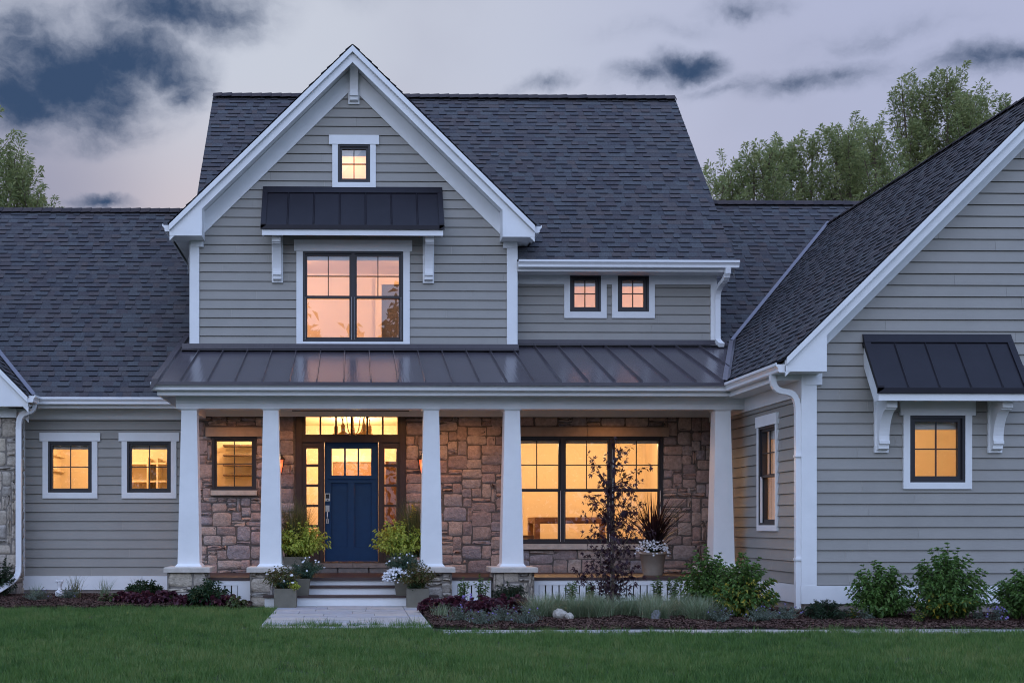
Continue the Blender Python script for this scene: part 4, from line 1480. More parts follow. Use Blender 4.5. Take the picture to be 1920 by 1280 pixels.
# closet shelves
def shelf(cells, m, label, cat='shelf', name='shelf_unit', group=None):
    mb = MB()
    for c in cells: mb.cbox(*c)
    return tag(mb.build(name, m), label, cat, group)
bk = 23.18
shelf([(PX(97, bk), PX(122, bk), 22.55, bk, PZ(q, 110, bk), PZ(q, 110, bk) + .03) for q in (858, 886)] + [(PX(97, bk) - .03, PX(97, bk), 22.55, bk, .25, 2.6)],
      'shelf_white', 'pale wall shelves seen through the window beside the left downspout', 'shelf')
shelf([(PX(240, bk), PX(318, bk), 22.75, bk, PZ(q, 280, bk), PZ(q, 280, bk) + .035) for q in (872, 905)] + [(PX(283, bk), PX(283, bk) + .03, 22.7, bk, .25, 2.5), (PX(300, bk), PX(300, bk) + .03, 22.74, bk, .25, 2.5)],
      'shelf_white', 'pale open closet shelves seen through the window nearest the porch', 'shelf')
bk = 21.98
shelf([(PX(421, bk), PX(500, bk), 21.68, bk, PZ(q, 440, bk), PZ(q, 440, bk) + .028) for q in (838, 856, 874.5, 893)],
      'shelf_dark', 'four dark wall shelves behind the square window in the porch stone', 'shelf')
# foyer: wood cabinet, cased opening, far room
mb = MB()
mb.cbox(.62, 1.2, 23.0, 25.1, .58, 2.45)
tag(mb.build('foyer_cabinet', 'table_wood'), 'tall brown wooden cabinet standing inside behind the right door sidelight', 'cabinet')
mb = MB()
mb.cbox(-.55, -.43, 25.08, 25.19, .58, 2.55); mb.cbox(.43, .55, 25.08, 25.19, .58, 2.55); mb.cbox(-.55, .55, 25.08, 25.19, 2.55, 2.68)
mb.build('door_casing', 'cream_trim', house)
mb = MB(); mb.cbox(-.43, .43, 25.15, 25.18, .58, 2.55)
mb.build('hall_panel', 'floor_wood', house)
# chandelier
cy_ = 22.3
ch = empty('chandelier', (PX(662, cy_), cy_, 3.3))
tag(ch, 'barn-style chandelier with curved arms hanging inside behind the door transom', 'chandelier')
mb = MB()
mb.tube([(ch.location.x, cy_, 3.31), (ch.location.x, cy_, 2.91)], .012, 8)
mb.lathe((ch.location.x, cy_, 2.89), [(.01, 0), (.035, .01), (.035, .1), (.012, .13)], 12)
mb.build('stem', 'lamp_shade', ch, True)
for k, ang in enumerate((0, 72, 144, 216, 288)):
    a = rad(ang + 20)
    dx, dy = math.cos(a), math.sin(a)
    c = ch.location
    mb = MB()
    mb.tube([(c.x + dx * r_, c.y + dy * r_, z_) for r_, z_ in ((.02, 2.93), (.10, 2.92), (.16, 2.97), (.19, 3.08), (.21, 3.21), (.26, 3.27), (.31, 3.25), (.33, 3.17), (.33, 3.09))], .0095, 8)
    arm = mb.build('arm', 'lamp_shade', ch, True)
    mb = MB()
    mb.lathe((c.x + dx * .33, c.y + dy * .33, 2.85), [(.145, 0), (.14, .02), (.09, .06), (.04, .09), (.034, .10), (.04, .16), (.036, .21), (.012, .25)], 16)
    mb.build('shade', 'lamp_shade', arm, True)
    mb = MB()
    mb.lathe((c.x + dx * .33, c.y + dy * .33, 2.83), [(.005, 0), (.035, .02), (.03, .06), (.01, .08)], 10)
    mb.build('bulb', 'lamp_bulb', arm, True)
# dining table and bench
ty = 22.3
tb = empty('dining_table', (PX(1090, ty), ty, .45))
tag(tb, 'chunky wooden dining table standing inside behind the triple window', 'table')
x0, x1 = PX(1001, ty), PX(1150, ty)
mb = MB(); mb.cbox(x0, x1, ty - .1, ty + .8, PZ(978, 1080, ty), PZ(969, 1080, ty)); mb.cbox(x0 + .04, x1 - .04, ty - .06, ty + .76, PZ(981, 1080, ty) , PZ(978, 1080, ty) - .001)
mb.build('tabletop', 'table_wood', tb)
for (a, b) in ((x0, ty - .1), (x1 - .1, ty - .1), (x0 + .0, ty + .7), (x1 - .1, ty + .7)):
    mb = MB(); mb.cbox(a, a + .1, b, b + .1, .45, PZ(978, 1080, ty) - .002)
    mb.build('leg', 'table_wood', tb)
bn = empty('bench', (PX(983, 22.0), 22.0, .45))
tag(bn, 'low dark wooden bench inside at the left end of the triple window', 'bench')
zb_ = PZ(1003, 985, 22.0)
mb = MB(); mb.cbox(PX(960, 22.0), PX(1000, 22.0), 21.9, 22.3, zb_ - .06, zb_); mb.build('seat', 'shelf_dark', bn)
for q in (963, 994):
    mb = MB(); mb.cbox(PX(q, 22.0), PX(q, 22.0) + .05, 21.92, 22.28, .45, zb_ - .06); mb.build('leg', 'shelf_dark', bn)

# lamps in the rooms
WARM, PEACH = (1.0, .65, .33), (1.0, .57, .32)
LAMP = 1.9
point_light('lamp', (0, 21.4, oA[3] + .1), 11 * LAMP * .82, PEACH, .1)
point_light('lamp', (-1.2, 21.9, oB[3] + .12), 38 * LAMP * .82, PEACH, .15)
point_light('lamp', (1.5, 21.9, oB[3] + .12), 38 * LAMP * .82, PEACH, .15)
point_light('lamp', (3.25, 21.5, oC[3] + .0), 17 * LAMP * .82, PEACH, .12)
point_light('lamp', (5.95, 21.5, oC[3] + .0), 17 * LAMP * .82, PEACH, .12)
point_light('lamp', (-4.3, 22.0, 2.9), 36 * LAMP, WARM, .15)
point_light('lamp', (-1.9, 21.2, 2.9), 22 * LAMP, WARM, .12)
point_light('lamp', (ch.location.x, 23.4, 2.86), 64 * LAMP, WARM, .09)
point_light('lamp', (0, 24.2, 2.9), 22 * LAMP, WARM, .1)
point_light('lamp', (3.2, 22.4, 2.85), 40 * LAMP, WARM, .15)
point_light('lamp', (4.9, 22.4, 2.85), 40 * LAMP, WARM, .15)
point_light('lamp', (8.6, 18.0, 2.95), 60 * LAMP, WARM, .15)

# porch ceiling lights
cl = MB()
for px_ in (432, 566, 752, 880, 1150):
    x = PX(px_, 19.7)
    cl = MB()
    cl.lathe((x, 19.7, zb1 - .012), [(.085, 0), (.085, .0115)], 20)
    r_ = cl.build('recessed_light', W, house)
    cl = MB()
    cl.lathe((x, 19.7, zb1 - .0165), [(.062, 0), (.062, .004)], 20)
    cl.build('lens', 'can_light', r_)
    down_light('porch_lamp', (x, 19.7, zb1 - .03), 6.5, (1.0, .46, .18), .06, 150)

# wall lanterns
def lantern(px, label):
    x, y = PX(px, YW - .15), YW - .17
    zt, zb = PZ(845, px, y), PZ(889, px, y)
    l = empty('wall_lantern', (x, y, zb))
    tag(l, label, 'wall lantern', 'lanterns flanking the front door')
    h = zt - zb
    mb = MB()
    mb.frustum((x, y), zb, zb + .02, .045, .045, .05, .05)
    for sx in (-1, 1):
        for sy in (-1, 1):
            mb.tube([(x + sx * .045, y + sy * .045, zb + .02), (x + sx * .082, y + sy * .082, zb + h * .62)], .006, 6)
    mb.frustum((x, y), zb + h * .62, zb + h * .66, .10, .10, .105, .105)
    mb.frustum((x, y), zb + h * .66, zb + h * .86, .10, .10, .035, .035)
    mb.frustum((x, y), zb + h * .86, zb + h * .93, .03, .03, .04, .04)
    mb.lathe((x, y, zb + h * .93), [(.02, 0), (.012, h * .07)], 8)
    mb.build('cage', 'lantern_metal', l)
    mb = MB(); mb.frustum((x, y), zb + .022, zb + h * .618, .040, .040, .076, .076)
    mb.build('glass', 'lantern_glass', l)
    mb = MB(); mb.tube([(x, y + .03, zb + h * .9), (x, y + .1, zb + h * .98), (x, YW - .06, zb + h * .85), (x, YW - .05, zb + h * .6)], .011, 8)
    mb.cbox(x - .05, x + .05, YW - .055, YW - .03, zb + h * .35, zb + h * .8)
    mb.build('wall_arm', 'lantern_metal', l)
    point_light('lantern_lamp', (x, y - .12, zb + h * .35), 1.6, (1, .27, .10), .05)
lantern(523.5, 'black lantern with red-orange glass on the stone, behind the second white column')
lantern(793.5, 'black lantern with red-orange glass on the stone, behind the third white column')

# ================================================================== GROUND
def flat(name, pts, z, m, kind='structure'):
    mb = MB()
    mb.face([(x, y, z) for x, y in pts])
    return structure(mb.build(name, m), kind)
flat('ground', [(-400, -200), (400, -200), (400, 600), (-400, 600)], -.03, 'far_ground')
flat('lawn', [(-24, -6), (30, -6), (30, 19), (-24, 19)], -.012, 'turf_soil')

WK_L, WK_R = PX(514, 17.0), PX(786, 17.0)
Y_EDGE = 13.86                                   # back edge of the paver strip in front of the bed
def bed_front(x):                                # left bed: front edge of the mulch
    return 17.75 + .12 * math.sin(x * 1.7)
# mulch
rng = random.Random(3)
left_bed = [(XLW - 4, 17.6)] + [(q, bed_front(q)) for q in np.linspace(-6.2, WK_L - .42, 18)] + [(WK_L - .42, 18.6), (WK_L - .42, 21.2), (XLW - 4, 21.2)]
right_bed = [(WK_R + .03, Y_EDGE + .55), (1.55, Y_EDGE), (14.5, Y_EDGE), (14.5, 21), (WK_R + .03, 21)]
flat('mulch_bed', left_bed, .004, 'soil')
flat('mulch_bed', right_bed, .004, 'soil')
def inside(p, poly):
    x, y = p
    c = False
    for (x0, y0), (x1, y1) in zip(poly, poly[1:] + poly[:1]):
        if (y0 > y) != (y1 > y) and x < (x1 - x0) * (y - y0) / (y1 - y0) + x0:
            c = not c
    return c
def inside_np(X, Y, poly):
    c = np.zeros(len(X), bool)
    for (x0, y0), (x1, y1) in zip(poly, poly[1:] + poly[:1]):
        if y0 == y1: continue
        hit = ((y0 > Y) != (y1 > Y)) & (X < (x1 - x0) * (Y - y0) / (y1 - y0) + x0)
        c ^= hit
    return c
R = np.random.default_rng(5)
def chips(poly, x0, x1, y0, y1, dens):
    n = int((x1 - x0) * (y1 - y0) * dens)
    X, Y = R.uniform(x0, x1, n), R.uniform(y0, y1, n)
    k = inside_np(X, Y, poly)
    X, Y = X[k], Y[k]
    n = len(X)
    hump = .02 * (np.sin(X * 5.1) * np.cos(Y * 4.3) + 1)
    Z = .008 + hump + R.uniform(0, .02, n)
    a = R.uniform(0, 2 * np.pi, n); L = R.uniform(.008, .028, n); wd = R.uniform(.003, .008, n); ti = R.uniform(-.5, .5, n)
    dx, dy = np.cos(a) * L, np.sin(a) * L
    ox, oy = -np.sin(a) * wd, np.cos(a) * wd
    dz = np.sin(ti) * L
    V = np.stack([np.stack([X - dx - ox, Y - dy - oy, Z - dz], 1), np.stack([X + dx - ox * .6, Y + dy - oy * .6, Z + dz], 1),
                  np.stack([X + dx + ox * .6, Y + dy + oy * .6, Z + dz + wd], 1), np.stack([X - dx + ox, Y - dy + oy, Z - dz + wd], 1)], 1).reshape(-1, 3)
    Fc = (np.arange(n)[:, None] * 4 + np.arange(4)[None, :])
    return V, Fc, R.random(n)
for poly, bx_ in ((left_bed, (-7, WK_L, 17.5, 20.9)), (right_bed, (WK_R, 10.5, 13.8, 18.7))):
    V, Fc, r_ = chips(poly, *bx_, 4600)
    structure(np_mesh('bark_mulch', V, Fc, r_, 'bark'), 'stuff')

# flagstone landing and paver strip
def pavers(name, rects, z0, z1):
    mb = MB()
    for (a, b, c, d) in rects:
        g = .006
        j_ = rng.uniform(-.002, .003)
        mb.cbox(a + g, b - g, c + g, d - g, z0, z1 + j_, 0)
    a = min(r[0] for r in rects); b = max(r[1] for r in rects); c = min(r[2] for r in rects); d = max(r[3] for r in rects)
    mb.face([(a, c, z1 - .008), (b, c, z1 - .008), (b, d, z1 - .008), (a, d, z1 - .008)], 1)
    return structure(mb.build(name, ['paver', 'paver_joint']))
rects = []
y = 14.2
row = 0
xa, xb = WK_L, WK_R - .20
while y < 18.14:
    dy = rng.choice([.30, .38, .46]); y1 = min(y + dy, 18.14)
    if 18.14 - y1 < .15: y1 = 18.14
    x = xa
    while x < xb - .01:
        dx = rng.uniform(.35, .85); x1 = min(x + dx, xb)
        if xb - x1 < .2: x1 = xb
        rects.append((x, x1, y, y1)); x = x1
    y = y1
y = 14.2
while y < 18.1:
    y1 = min(y + rng.uniform(.35, .5), 18.14)
    rects.append((xb, xb + .20, y, y1)); y = y1
pavers('walkway', rects, -.05, .018)
rects = []
x = 1.02
while x < 14.4:
    x1 = x + rng.uniform(.5, .9)
    rects.append((x, x1, Y_EDGE - .34, Y_EDGE)); x = x1
pavers('path', rects, -.05, .016)

# grass
def blades(x0, x1, y0, y1, dens, seed):
    R = np.random.default_rng(seed)
    B = 20
    nt = int((x1 - x0) * (y1 - y0) * dens / B)
    TX, TY = R.uniform(x0, x1, nt), R.uniform(y0, y1, nt)
    TH = 1 + R.normal(0, .28, nt)
    TR = R.normal(0, .31, nt)
    ox_, oy_ = R.normal(0, .024, (nt, B)), R.normal(0, .024, (nt, B))
    X, Y = (TX[:, None] + ox_).ravel(), (TY[:, None] + oy_).ravel()
    th_, tr_ = np.repeat(np.clip(TH, .5, 1.8), B), np.repeat(TR, B)
    la0 = np.arctan2(oy_, ox_).ravel()
    n = nt * B
    edge = .03 * np.sin(X * 9) + .03 * np.sin(X * 23 + 1)
    bad = (X > WK_L + .02 + .03 * np.sin(Y * 7)) & (X < WK_R - .02) & (Y > 14.55 + edge)
    bad |= (X >= WK_R - .02) & (Y > 13.62 + edge * .7 + .05 * np.sin(X * 1.3)) 
    bad |= (X <= WK_L) & (Y > 17.72 + .12 * np.sin(X * 1.7) + edge * .5)
    bad |= (X > WK_L - .42) & (X <= WK_L) & (Y > 18.0)
    X, Y, th_, tr_, la0 = X[~bad], Y[~bad], th_[~bad], tr_[~bad], la0[~bad]
    n = len(X)
    clump = np.sin(X * 2.1 + 1.3 * np.sin(Y * 1.7)) * np.sin(Y * 2.7 + np.sin(X * 3.1)) + .5 * np.sin(X * 7.3 + Y * 5.1)
    H = R.uniform(.030, .070, n) * (1 + .12 * clump) * th_
    H = H * (1 + .7 * np.exp(-((Y - 14.5) / .12) ** 2) * (X < WK_R) * (X > WK_L - .1) + .35 * np.exp(-((Y - 13.6) / .10) ** 2) * (X >= WK_R))
    a = R.uniform(0, 2 * np.pi, n)
    lean = R.uniform(.1, .75, n) * H
    la = la0 + R.normal(0, .6, n)
    w = R.uniform(.0025, .0048, n)
    ox, oy = np.cos(a) * w, np.sin(a) * w
    B0 = np.stack([X - ox, Y - oy, np.full(n, -.012)], 1)
    B1 = np.stack([X + ox, Y + oy, np.full(n, -.012)], 1)
    T = np.stack([X + np.cos(la) * lean, Y + np.sin(la) * lean, H - .012], 1)
    V = np.stack([B0, B1, T], 1).reshape(-1, 3)
    Fc = np.arange(3 * n).reshape(n, 3)
    patch = np.sin(X * .9 + 2 * np.sin(Y * .55)) * np.sin(Y * 1.1 + 1.5 * np.sin(X * .7))
    r_ = np.clip(.46 + .12 * clump + .27 * patch + tr_ + R.normal(0, .14, n), 0, 1)
    return V, Fc, r_
parts = [blades(-6.2, 10.2, 8.6, 12.0, 5200, 1), blades(-6.6, 13.5, 12.0, 14.7, 4200, 2), blades(-7.5, WK_L + .1, 14.7, 18.1, 4200, 4)]
V = np.concatenate([p[0] for p in parts]); r_ = np.concatenate([p[2] for p in parts])
structure(np_mesh('grass', V, np.arange(len(V)).reshape(-1, 3), r_, 'grass_blade'), 'stuff')

# ================================================================== PLANTS
def leaf_arrays(P, Dr, L, Wd, R, fold=.25, droop=.15, up=None):
    """kite leaves of two triangles folded on the midrib"""
    n = len(P)
    Dr = Dr / np.maximum(np.linalg.norm(Dr, axis=1, keepdims=True), 1e-6)
    if up is None:
        up = np.tile(np.array([0, 0, 1.0]), (n, 1)) + R.normal(0, .45, (n, 3))
    S = np.cross(Dr, up)
    S /= np.maximum(np.linalg.norm(S, axis=1, keepdims=True), 1e-6)
    U = np.cross(S, Dr)
    L = np.asarray(L).reshape(-1, 1) * np.ones((n, 1)); Wd = np.asarray(Wd).reshape(-1, 1) * np.ones((n, 1))
    mid = P + Dr * L * .45
    tip = P + Dr * L - np.array([0, 0, 1.0]) * L * droop
    V = np.stack([P, mid + S * Wd / 2 + U * Wd * fold, tip, mid - S * Wd / 2 + U * Wd * fold], 1).reshape(-1, 3)
    k = np.arange(n)[:, None] * 4
    Fc = np.concatenate([k + np.array([[0, 1, 2]]), k + np.array([[0, 2, 3]])], 1).reshape(-1, 3)
    r = np.clip(R.random(n), 0, 1)
    return V, Fc, np.repeat(r, 2)

class Leaves:
    def __init__(s):
        s.V, s.F, s.r, s.n = [], [], [], 0
    def add(s, t):
        V, Fc, r = t
        s.V.append(V); s.F.append(Fc + s.n); s.r.append(r); s.n += len(V)
    def build(s, name, m, parent=None):
        return np_mesh(name, np.concatenate(s.V), np.concatenate(s.F), np.concatenate(s.r), m, parent)

def stem_path(a, b, R, n=6, bow=.12):
    a, b = np.array(a, float), np.array(b, float)
    d = b - a
    out = np.array([d[0], d[1], 0]) * bow
    ts = np.linspace(0, 1, n)
    return np.stack([a + d * t - out * math.sin(math.pi * t) + R.normal(0, .004, 3) * (0 < t) for t in ts])

def at_path(path, t):
    x = t * (len(path) - 1)
    i = min(int(x), len(path) - 2)
    f = x - i
    return path[i] * (1 - f) + path[i + 1] * f, path[i + 1] - path[i]

def shrub(name, loc, rx, rz, n_stems, leaf, m, label, cat, seed, nodes=12, stem_m='dark_stem', t0=.35, z0=0.0, group=None, flat=.0, low=None, flowers=None, up=.35, stem_r=.0045, parent=None):
    """dome of leafy stems; leaf = (length, width)"""
    R = np.random.default_rng(seed)
    x, y = loc
    root = tag(empty(name, (x, y, z0)), label, cat, group)
    L, L2, st = Leaves(), Leaves(), MB()
    tips = []
    for k in range(n_stems):
        th = R.uniform(0, 2 * np.pi)
        ph = math.acos(1 - R.random() * (1 - flat * .3)) * .93
        rr_ = R.uniform(.80, 1.08)
        b = (x + rx * rr_ * math.sin(ph) * math.cos(th), y + rx * rr_ * math.sin(ph) * math.sin(th), z0 + .04 + rz * rr_ * (math.cos(ph) * .85 + .12))
        a = (x + R.normal(0, .12) * rx, y + R.normal(0, .12) * rx, z0 - .01)
        p = stem_path(a, b, R, bow=.25)
        st.tube([tuple(q) for q in p], [stem_r * (1 - .6 * i / 5) for i in range(6)], 4, r=.5)
        ph0 = R.uniform(0, 6.28)
        pos, dr, ln = [], [], []
        for j in range(nodes):
            t = t0 + (1 - t0) * (j + R.uniform(-.3, .3)) / (nodes - 1)
            t = min(max(t, 0), 1)
            q, d = at_path(p, t)
            d = d / np.linalg.norm(d)
            e1 = np.cross(d, [0.3, .2, 1.0]); e1 /= np.linalg.norm(e1)
            e2 = np.cross(d, e1)
            last = j >= nodes - 2
            for s_ in range(4 if last else 2):
                a_ = ph0 + j * 1.57 + s_ * (math.pi if not last else math.pi / 2)
                side = e1 * math.cos(a_) + e2 * math.sin(a_)
                pos.append(q); dr.append(side * (1.0 if not last else .8) + d * (.35 if not last else .7) + np.array([0, 0, up * .3]))
                ln.append(R.uniform(.7, 1.15) * (1 if not last else .75))
        pos, dr, ln = np.array(pos), np.array(dr), np.array(ln)
        tgt = L2 if (low and b[2] - z0 < low[0] * rz and R.random() < low[2]) else L
        tgt.add(leaf_arrays(pos, dr, ln * leaf[0], ln * leaf[1], R, droop=.3))
        tips.append(np.array(b))
    st.build('stems', stem_m, root)
    L.build('foliage', m, root)
    if L2.n: L2.build('foliage', low[1], root)
    if flowers:
        fl = flower_heads('blossoms', [tips[i] for i in R.permutation(len(tips))[:flowers[0]]], flowers[1], flowers[2], R, root)
        if fl is not None and fl.name.startswith('blossoms'): fl['kind'] = 'stuff'
    return root

def flower_heads(name, pts, size, m, R, parent, petals=6):
    if m != 'petal_purple' and 1 < len(pts) <= 30:
        for p in pts: flower_heads('flower', [p], size, m, R, parent, petals)
        return
    if len(pts) == 1: name = 'flower'
    V, Fc, rr_ = [], [], []
    n = 0
    for p in pts:
        d = np.array([R.normal(0, .35), -.75 + R.normal(0, .3), .6 + R.normal(0, .3)]); d /= np.linalg.norm(d)
        e1 = np.cross(d, [.1, .3, 1.0]); e1 /= np.linalg.norm(e1); e2 = np.cross(d, e1)
        s = size * R.uniform(.75, 1.2)
        c = np.array(p) + d * .012
        ring = []
        for k in range(petals * 2):
            a = math.pi * k / petals
            q = s * (1.0 if k % 2 == 0 else .62)
            ring.append(c + (e1 * math.cos(a) + e2 * math.sin(a)) * q + d * (.15 * s if k % 2 == 0 else 0))
        V += [c] + ring
        for k in range(petals * 2):
            Fc.append((n, n + 1 + k, n + 1 + (k + 1) % (petals * 2)))
            rr_.append(R.random())
        n += 1 + petals * 2
    return np_mesh(name, np.array(V), np.array(Fc), np.array(rr_), m, parent)

def blade_clump(name, loc, n, h, spread, wd, m, label, cat, seed, z0=0.0, group=None, stiff=.5, base=.05, hmin=.6, parent=None):
    """arching strap or hair leaves from one base, one mesh"""
    R = np.random.default_rng(seed)
    x, y = loc
    K = 5
    th = R.uniform(0, 2 * np.pi, n)
    H = h * R.uniform(hmin, 1.05, n)
    sp = spread * R.uniform(.05, 1.0, n) ** .8
    b = R.normal(0, base, (n, 2))
    w = wd * R.uniform(.7, 1.2, n)
    V = []
    for i in range(K):
        t = i / (K - 1)
        rad_ = sp * t ** (1 + stiff)
        zz = H * (t * (1 - (1 - stiff) * .45 * t * (sp / max(spread, .01)) ))
        cx_, cy_2 = x + b[:, 0] + np.cos(th) * rad_, y + b[:, 1] + np.sin(th) * rad_
        ww = w * (1 - t ** 1.5) * .5 + .0004
        ox, oy = -np.sin(th) * ww, np.cos(th) * ww
        V.append(np.stack([cx_ - ox, cy_2 - oy, z0 + zz], 1)); V.append(np.stack([cx_ + ox, cy_2 + oy, z0 + zz], 1))
    V = np.stack(V, 1)
    idx = []
    for i in range(K - 1):
        a = 2 * i
        idx.append([a, a + 1, a + 3, a + 2])
    Fc = (np.arange(n)[:, None, None] * (2 * K) + np.array(idx)[None]).reshape(-1, 4)
    o = np_mesh(name, V.reshape(-1, 3), Fc, np.repeat(R.random(n), K - 1), m, parent)
    if label: tag(o, label, cat, group)
    return o

def gy(py): return EYE * F / (py - VY)            # ground depth seen at picture row py

# ---- hydrangeas along the wing
HY = dict(leaf=(.072, .039), stem_m='dark_stem')
shrub('hydrangea_shrub', (PX(1328, 16.35), 16.35), .41, .88, 130, m='leaf_hydrangea', label='upright green hydrangea in front of the last white column', cat='shrub', seed=1, nodes=13, **HY)
shrub('hydrangea_shrub', (PX(1392, 15.55), 15.55), .44, .80, 140, m='leaf_hydrangea', low=(.7, 'leaf_hydrangea_yellowing', .8), label='hydrangea with yellowing lower leaves beside the wing downspout', cat='shrub', seed=2, nodes=13, **HY)
shrub('hydrangea_shrub', (PX(1648, 15.3), 15.3), .41, .70, 140, m='leaf_hydrangea', label='round green hydrangea below the left edge of the wing window', cat='shrub', seed=3, nodes=12, **HY)
shrub('hydrangea_shrub', (PX(1776, 15.0), 15.0), .48, .92, 210, m='leaf_hydrangea', low=(.45, 'leaf_hydrangea_yellowing', .5), label='tallest hydrangea, bushy, under the wing window', cat='shrub', seed=4, nodes=14, **HY)
shrub('hydrangea_shrub', (PX(1925, 15.0), 15.0), .42, .64, 150, m='leaf_hydrangea', label='hydrangea cut by the right picture edge, under the wing awning end', cat='shrub', seed=5, nodes=12, **HY)
# ---- dark low evergreens
YE = dict(leaf=(.05, .013), m='leaf_yew', stem_m='dark_stem', t0=.15)
shrub('yew_shrub', (PX(1549, 15.1), 15.1), .29, .25, 90, label='low dark spreading yew at the foot of the wing corner board', cat='shrub', seed=6, nodes=22, **YE)
shrub('yew_shrub', (PX(957, 17.75), 17.75), .31, .34, 90, label='dark mounded yew in front of the fourth pier', cat='shrub', seed=7, nodes=22, **YE)
LF = dict(leaf=(.13, .034), m='leaf_dark', stem_m='green_stem', t0=.2)
shrub('dark_perennial', (PX(390, 18.0), 18.0), .32, .34, 48, label='dark strap-leaved perennial between the two left piers', cat='plant', seed=8, nodes=9, **LF)
shrub('dark_perennial', (PX(272, 19.6), 19.6), .30, .30, 40, label='dark strap-leaved perennial against the white skirt of the recessed wall', cat='plant', seed=9, nodes=9, **LF)
shrub('boxwood_shrub', (PX(4, 20.15), 20.15), .24, .66, 60, leaf=(.05, .026), m='leaf_dark', label='dark green shrub by the stone wall at the far left downspout', cat='shrub', seed=10, nodes=16)
# ---- burgundy heuchera
HE = dict(leaf=(.10, .10), m='leaf_heuchera', stem_m='dark_stem', t0=.3, stem_r=.003)
for i, (px_, py_, rx_, rz_, lb) in enumerate([
        (232, 1131, .26, .13, 'burgundy heuchera clump, farthest from the porch in the left bed'),
        (272, 1134, .26, .16, 'burgundy heuchera clump in front of the dark perennial by the white skirt'),
        (312, 1135, .28, .16, 'burgundy heuchera clump at the outer corner of the first pier'),
        (352, 1137, .26, .13, 'burgundy heuchera clump in front of the first pier'),
        (412, 1138, .27, .17, 'burgundy heuchera clump touching the porch skirt beside the lawn'),
        (812, 1150, .20, .15, 'small burgundy heuchera at the corner of the flagstone landing'),
        (846, 1153, .27, .20, 'dark burgundy heuchera in front of the third pier'),
        (908, 1155, .30, .21, 'broad burgundy heuchera between the third and fourth piers'),
        (952, 1152, .30, .21, 'burgundy heuchera in front of the mounded yew')]):
    Y = gy(py_)
    shrub('heuchera', (PX(px_, Y), Y), rx_, rz_, 46, label=lb, cat='plant', seed=20 + i, nodes=5, group='burgundy heucheras', **HE)
for i, (px_, py_, lb) in enumerate([(328, 1131, 'green-leaved heuchera among the burgundy ones at the first pier'), (205, 1128, 'small yellow-green plant in the mulch left of the burgundy clumps'),
                                    (445, 1136, 'pale green heuchera at the lawn edge by the second pier')]):
    Y = gy(py_ + 4)
    shrub('green_heuchera', (PX(px_, Y), Y), .15, .14, 16, leaf=(.08, .075), m='leaf_heuchera_green', label=lb, cat='plant', seed=40 + i, nodes=4, t0=.4, stem_r=.003)
# ---- pale ornamental grass tufts along the bed
xs = [(1012, 1150), (1040, 1143), (1085, 1150), (1118, 1140), (1128, 1152), (1178, 1150), (1215, 1142), (1228, 1154), (1268, 1148), (1300, 1144), (1312, 1156)]
for i, (px_, py_) in enumerate(xs):
    Y = gy(py_ + 11)
    where = ['first', 'second', 'third', 'fourth', 'fifth', 'sixth', 'seventh', 'eighth', 'ninth', 'tenth', 'eleventh'][i]
    blade_clump('fescue_tuft', (PX(px_, Y), Y), 700, .36, .36, .0065, 'leaf_fescue', '%s pale green grass tuft of the row, counted from the fourth pier' % where, 'ornamental grass', 60 + i, group='pale grass tufts', stiff=.62, base=.07, hmin=.45)
# ---- grey-green catmint low clumps
for i, (px_, py_, lb) in enumerate([
        (862, 1166, 'grey-green catmint nearest the flagstone landing'), (905, 1172, 'grey-green catmint below the broad burgundy heuchera'), (948, 1166, 'grey-green catmint below the mounded yew'),
        (985, 1169, 'grey-green catmint in front of the first pale grass tuft'), (1345, 1166, 'grey-green catmint at the foot of the upright hydrangea'), (1425, 1168, 'grey-green catmint right of the yellowing hydrangea'),
        (1472, 1164, 'grey-green catmint at the foot of the wing downspout'), (70, 1124, 'grey-green catmint near the left downspout outlet'), (128, 1122, 'grey-green catmint in front of the white ornament')]):
    Y = gy(py_ + 4)
    shrub('catmint', (PX(px_, Y), Y), .24, .20, 44, leaf=(.030, .014), m='leaf_nepeta', label=lb, cat='plant', seed=80 + i, nodes=12, t0=.2, stem_m='green_stem', group='grey-green catmints', stem_r=.002,
          flowers=(7, .012, 'petal_purple'))
for i, (px_, py_, h_, lb) in enumerate([(1625, 1168, .16, 'small pale green sprig in front of the round hydrangea'), (1722, 1170, .17, 'small pale green sprig between the two wing hydrangeas'),
                                        (1838, 1171, .18, 'small pale green sprig at the right foot of the tallest hydrangea'), (1600, 1163, .15, 'pale sprig beside the low spreading yew'),
                                        (1530, 1165, .13, 'tiny pale sprig left of the low spreading yew')]):
    Y = gy(py_)
    shrub('leafy_sprig', (PX(px_, Y), Y), .10, h_, 14, leaf=(.035, .014), m='leaf_hydrangea_yellowing' if i % 2 else 'leaf_nepeta', label=lb, cat='plant', seed=100 + i, nodes=9, t0=.2, stem_m='green_stem', stem_r=.002)
shrub('purple_sage', (PX(1868, 14.6), 14.6), .13, .22, 26, leaf=(.028, .012), m='leaf_nepeta', label='purple-spiked sage beside the picture-edge hydrangea', cat='plant', seed=110, nodes=10, t0=.1, flowers=(22, .016, 'petal_purple'), stem_r=.002)
shrub('purple_sage', (PX(878, 16.3), 16.3), .14, .24, 26, leaf=(.028, .012), m='leaf_nepeta', label='blue-purple flowering sage between the burgundy heucheras', cat='plant', seed=111, nodes=10, t0=.1, flowers=(26, .022, 'petal_purple'), stem_r=.002)
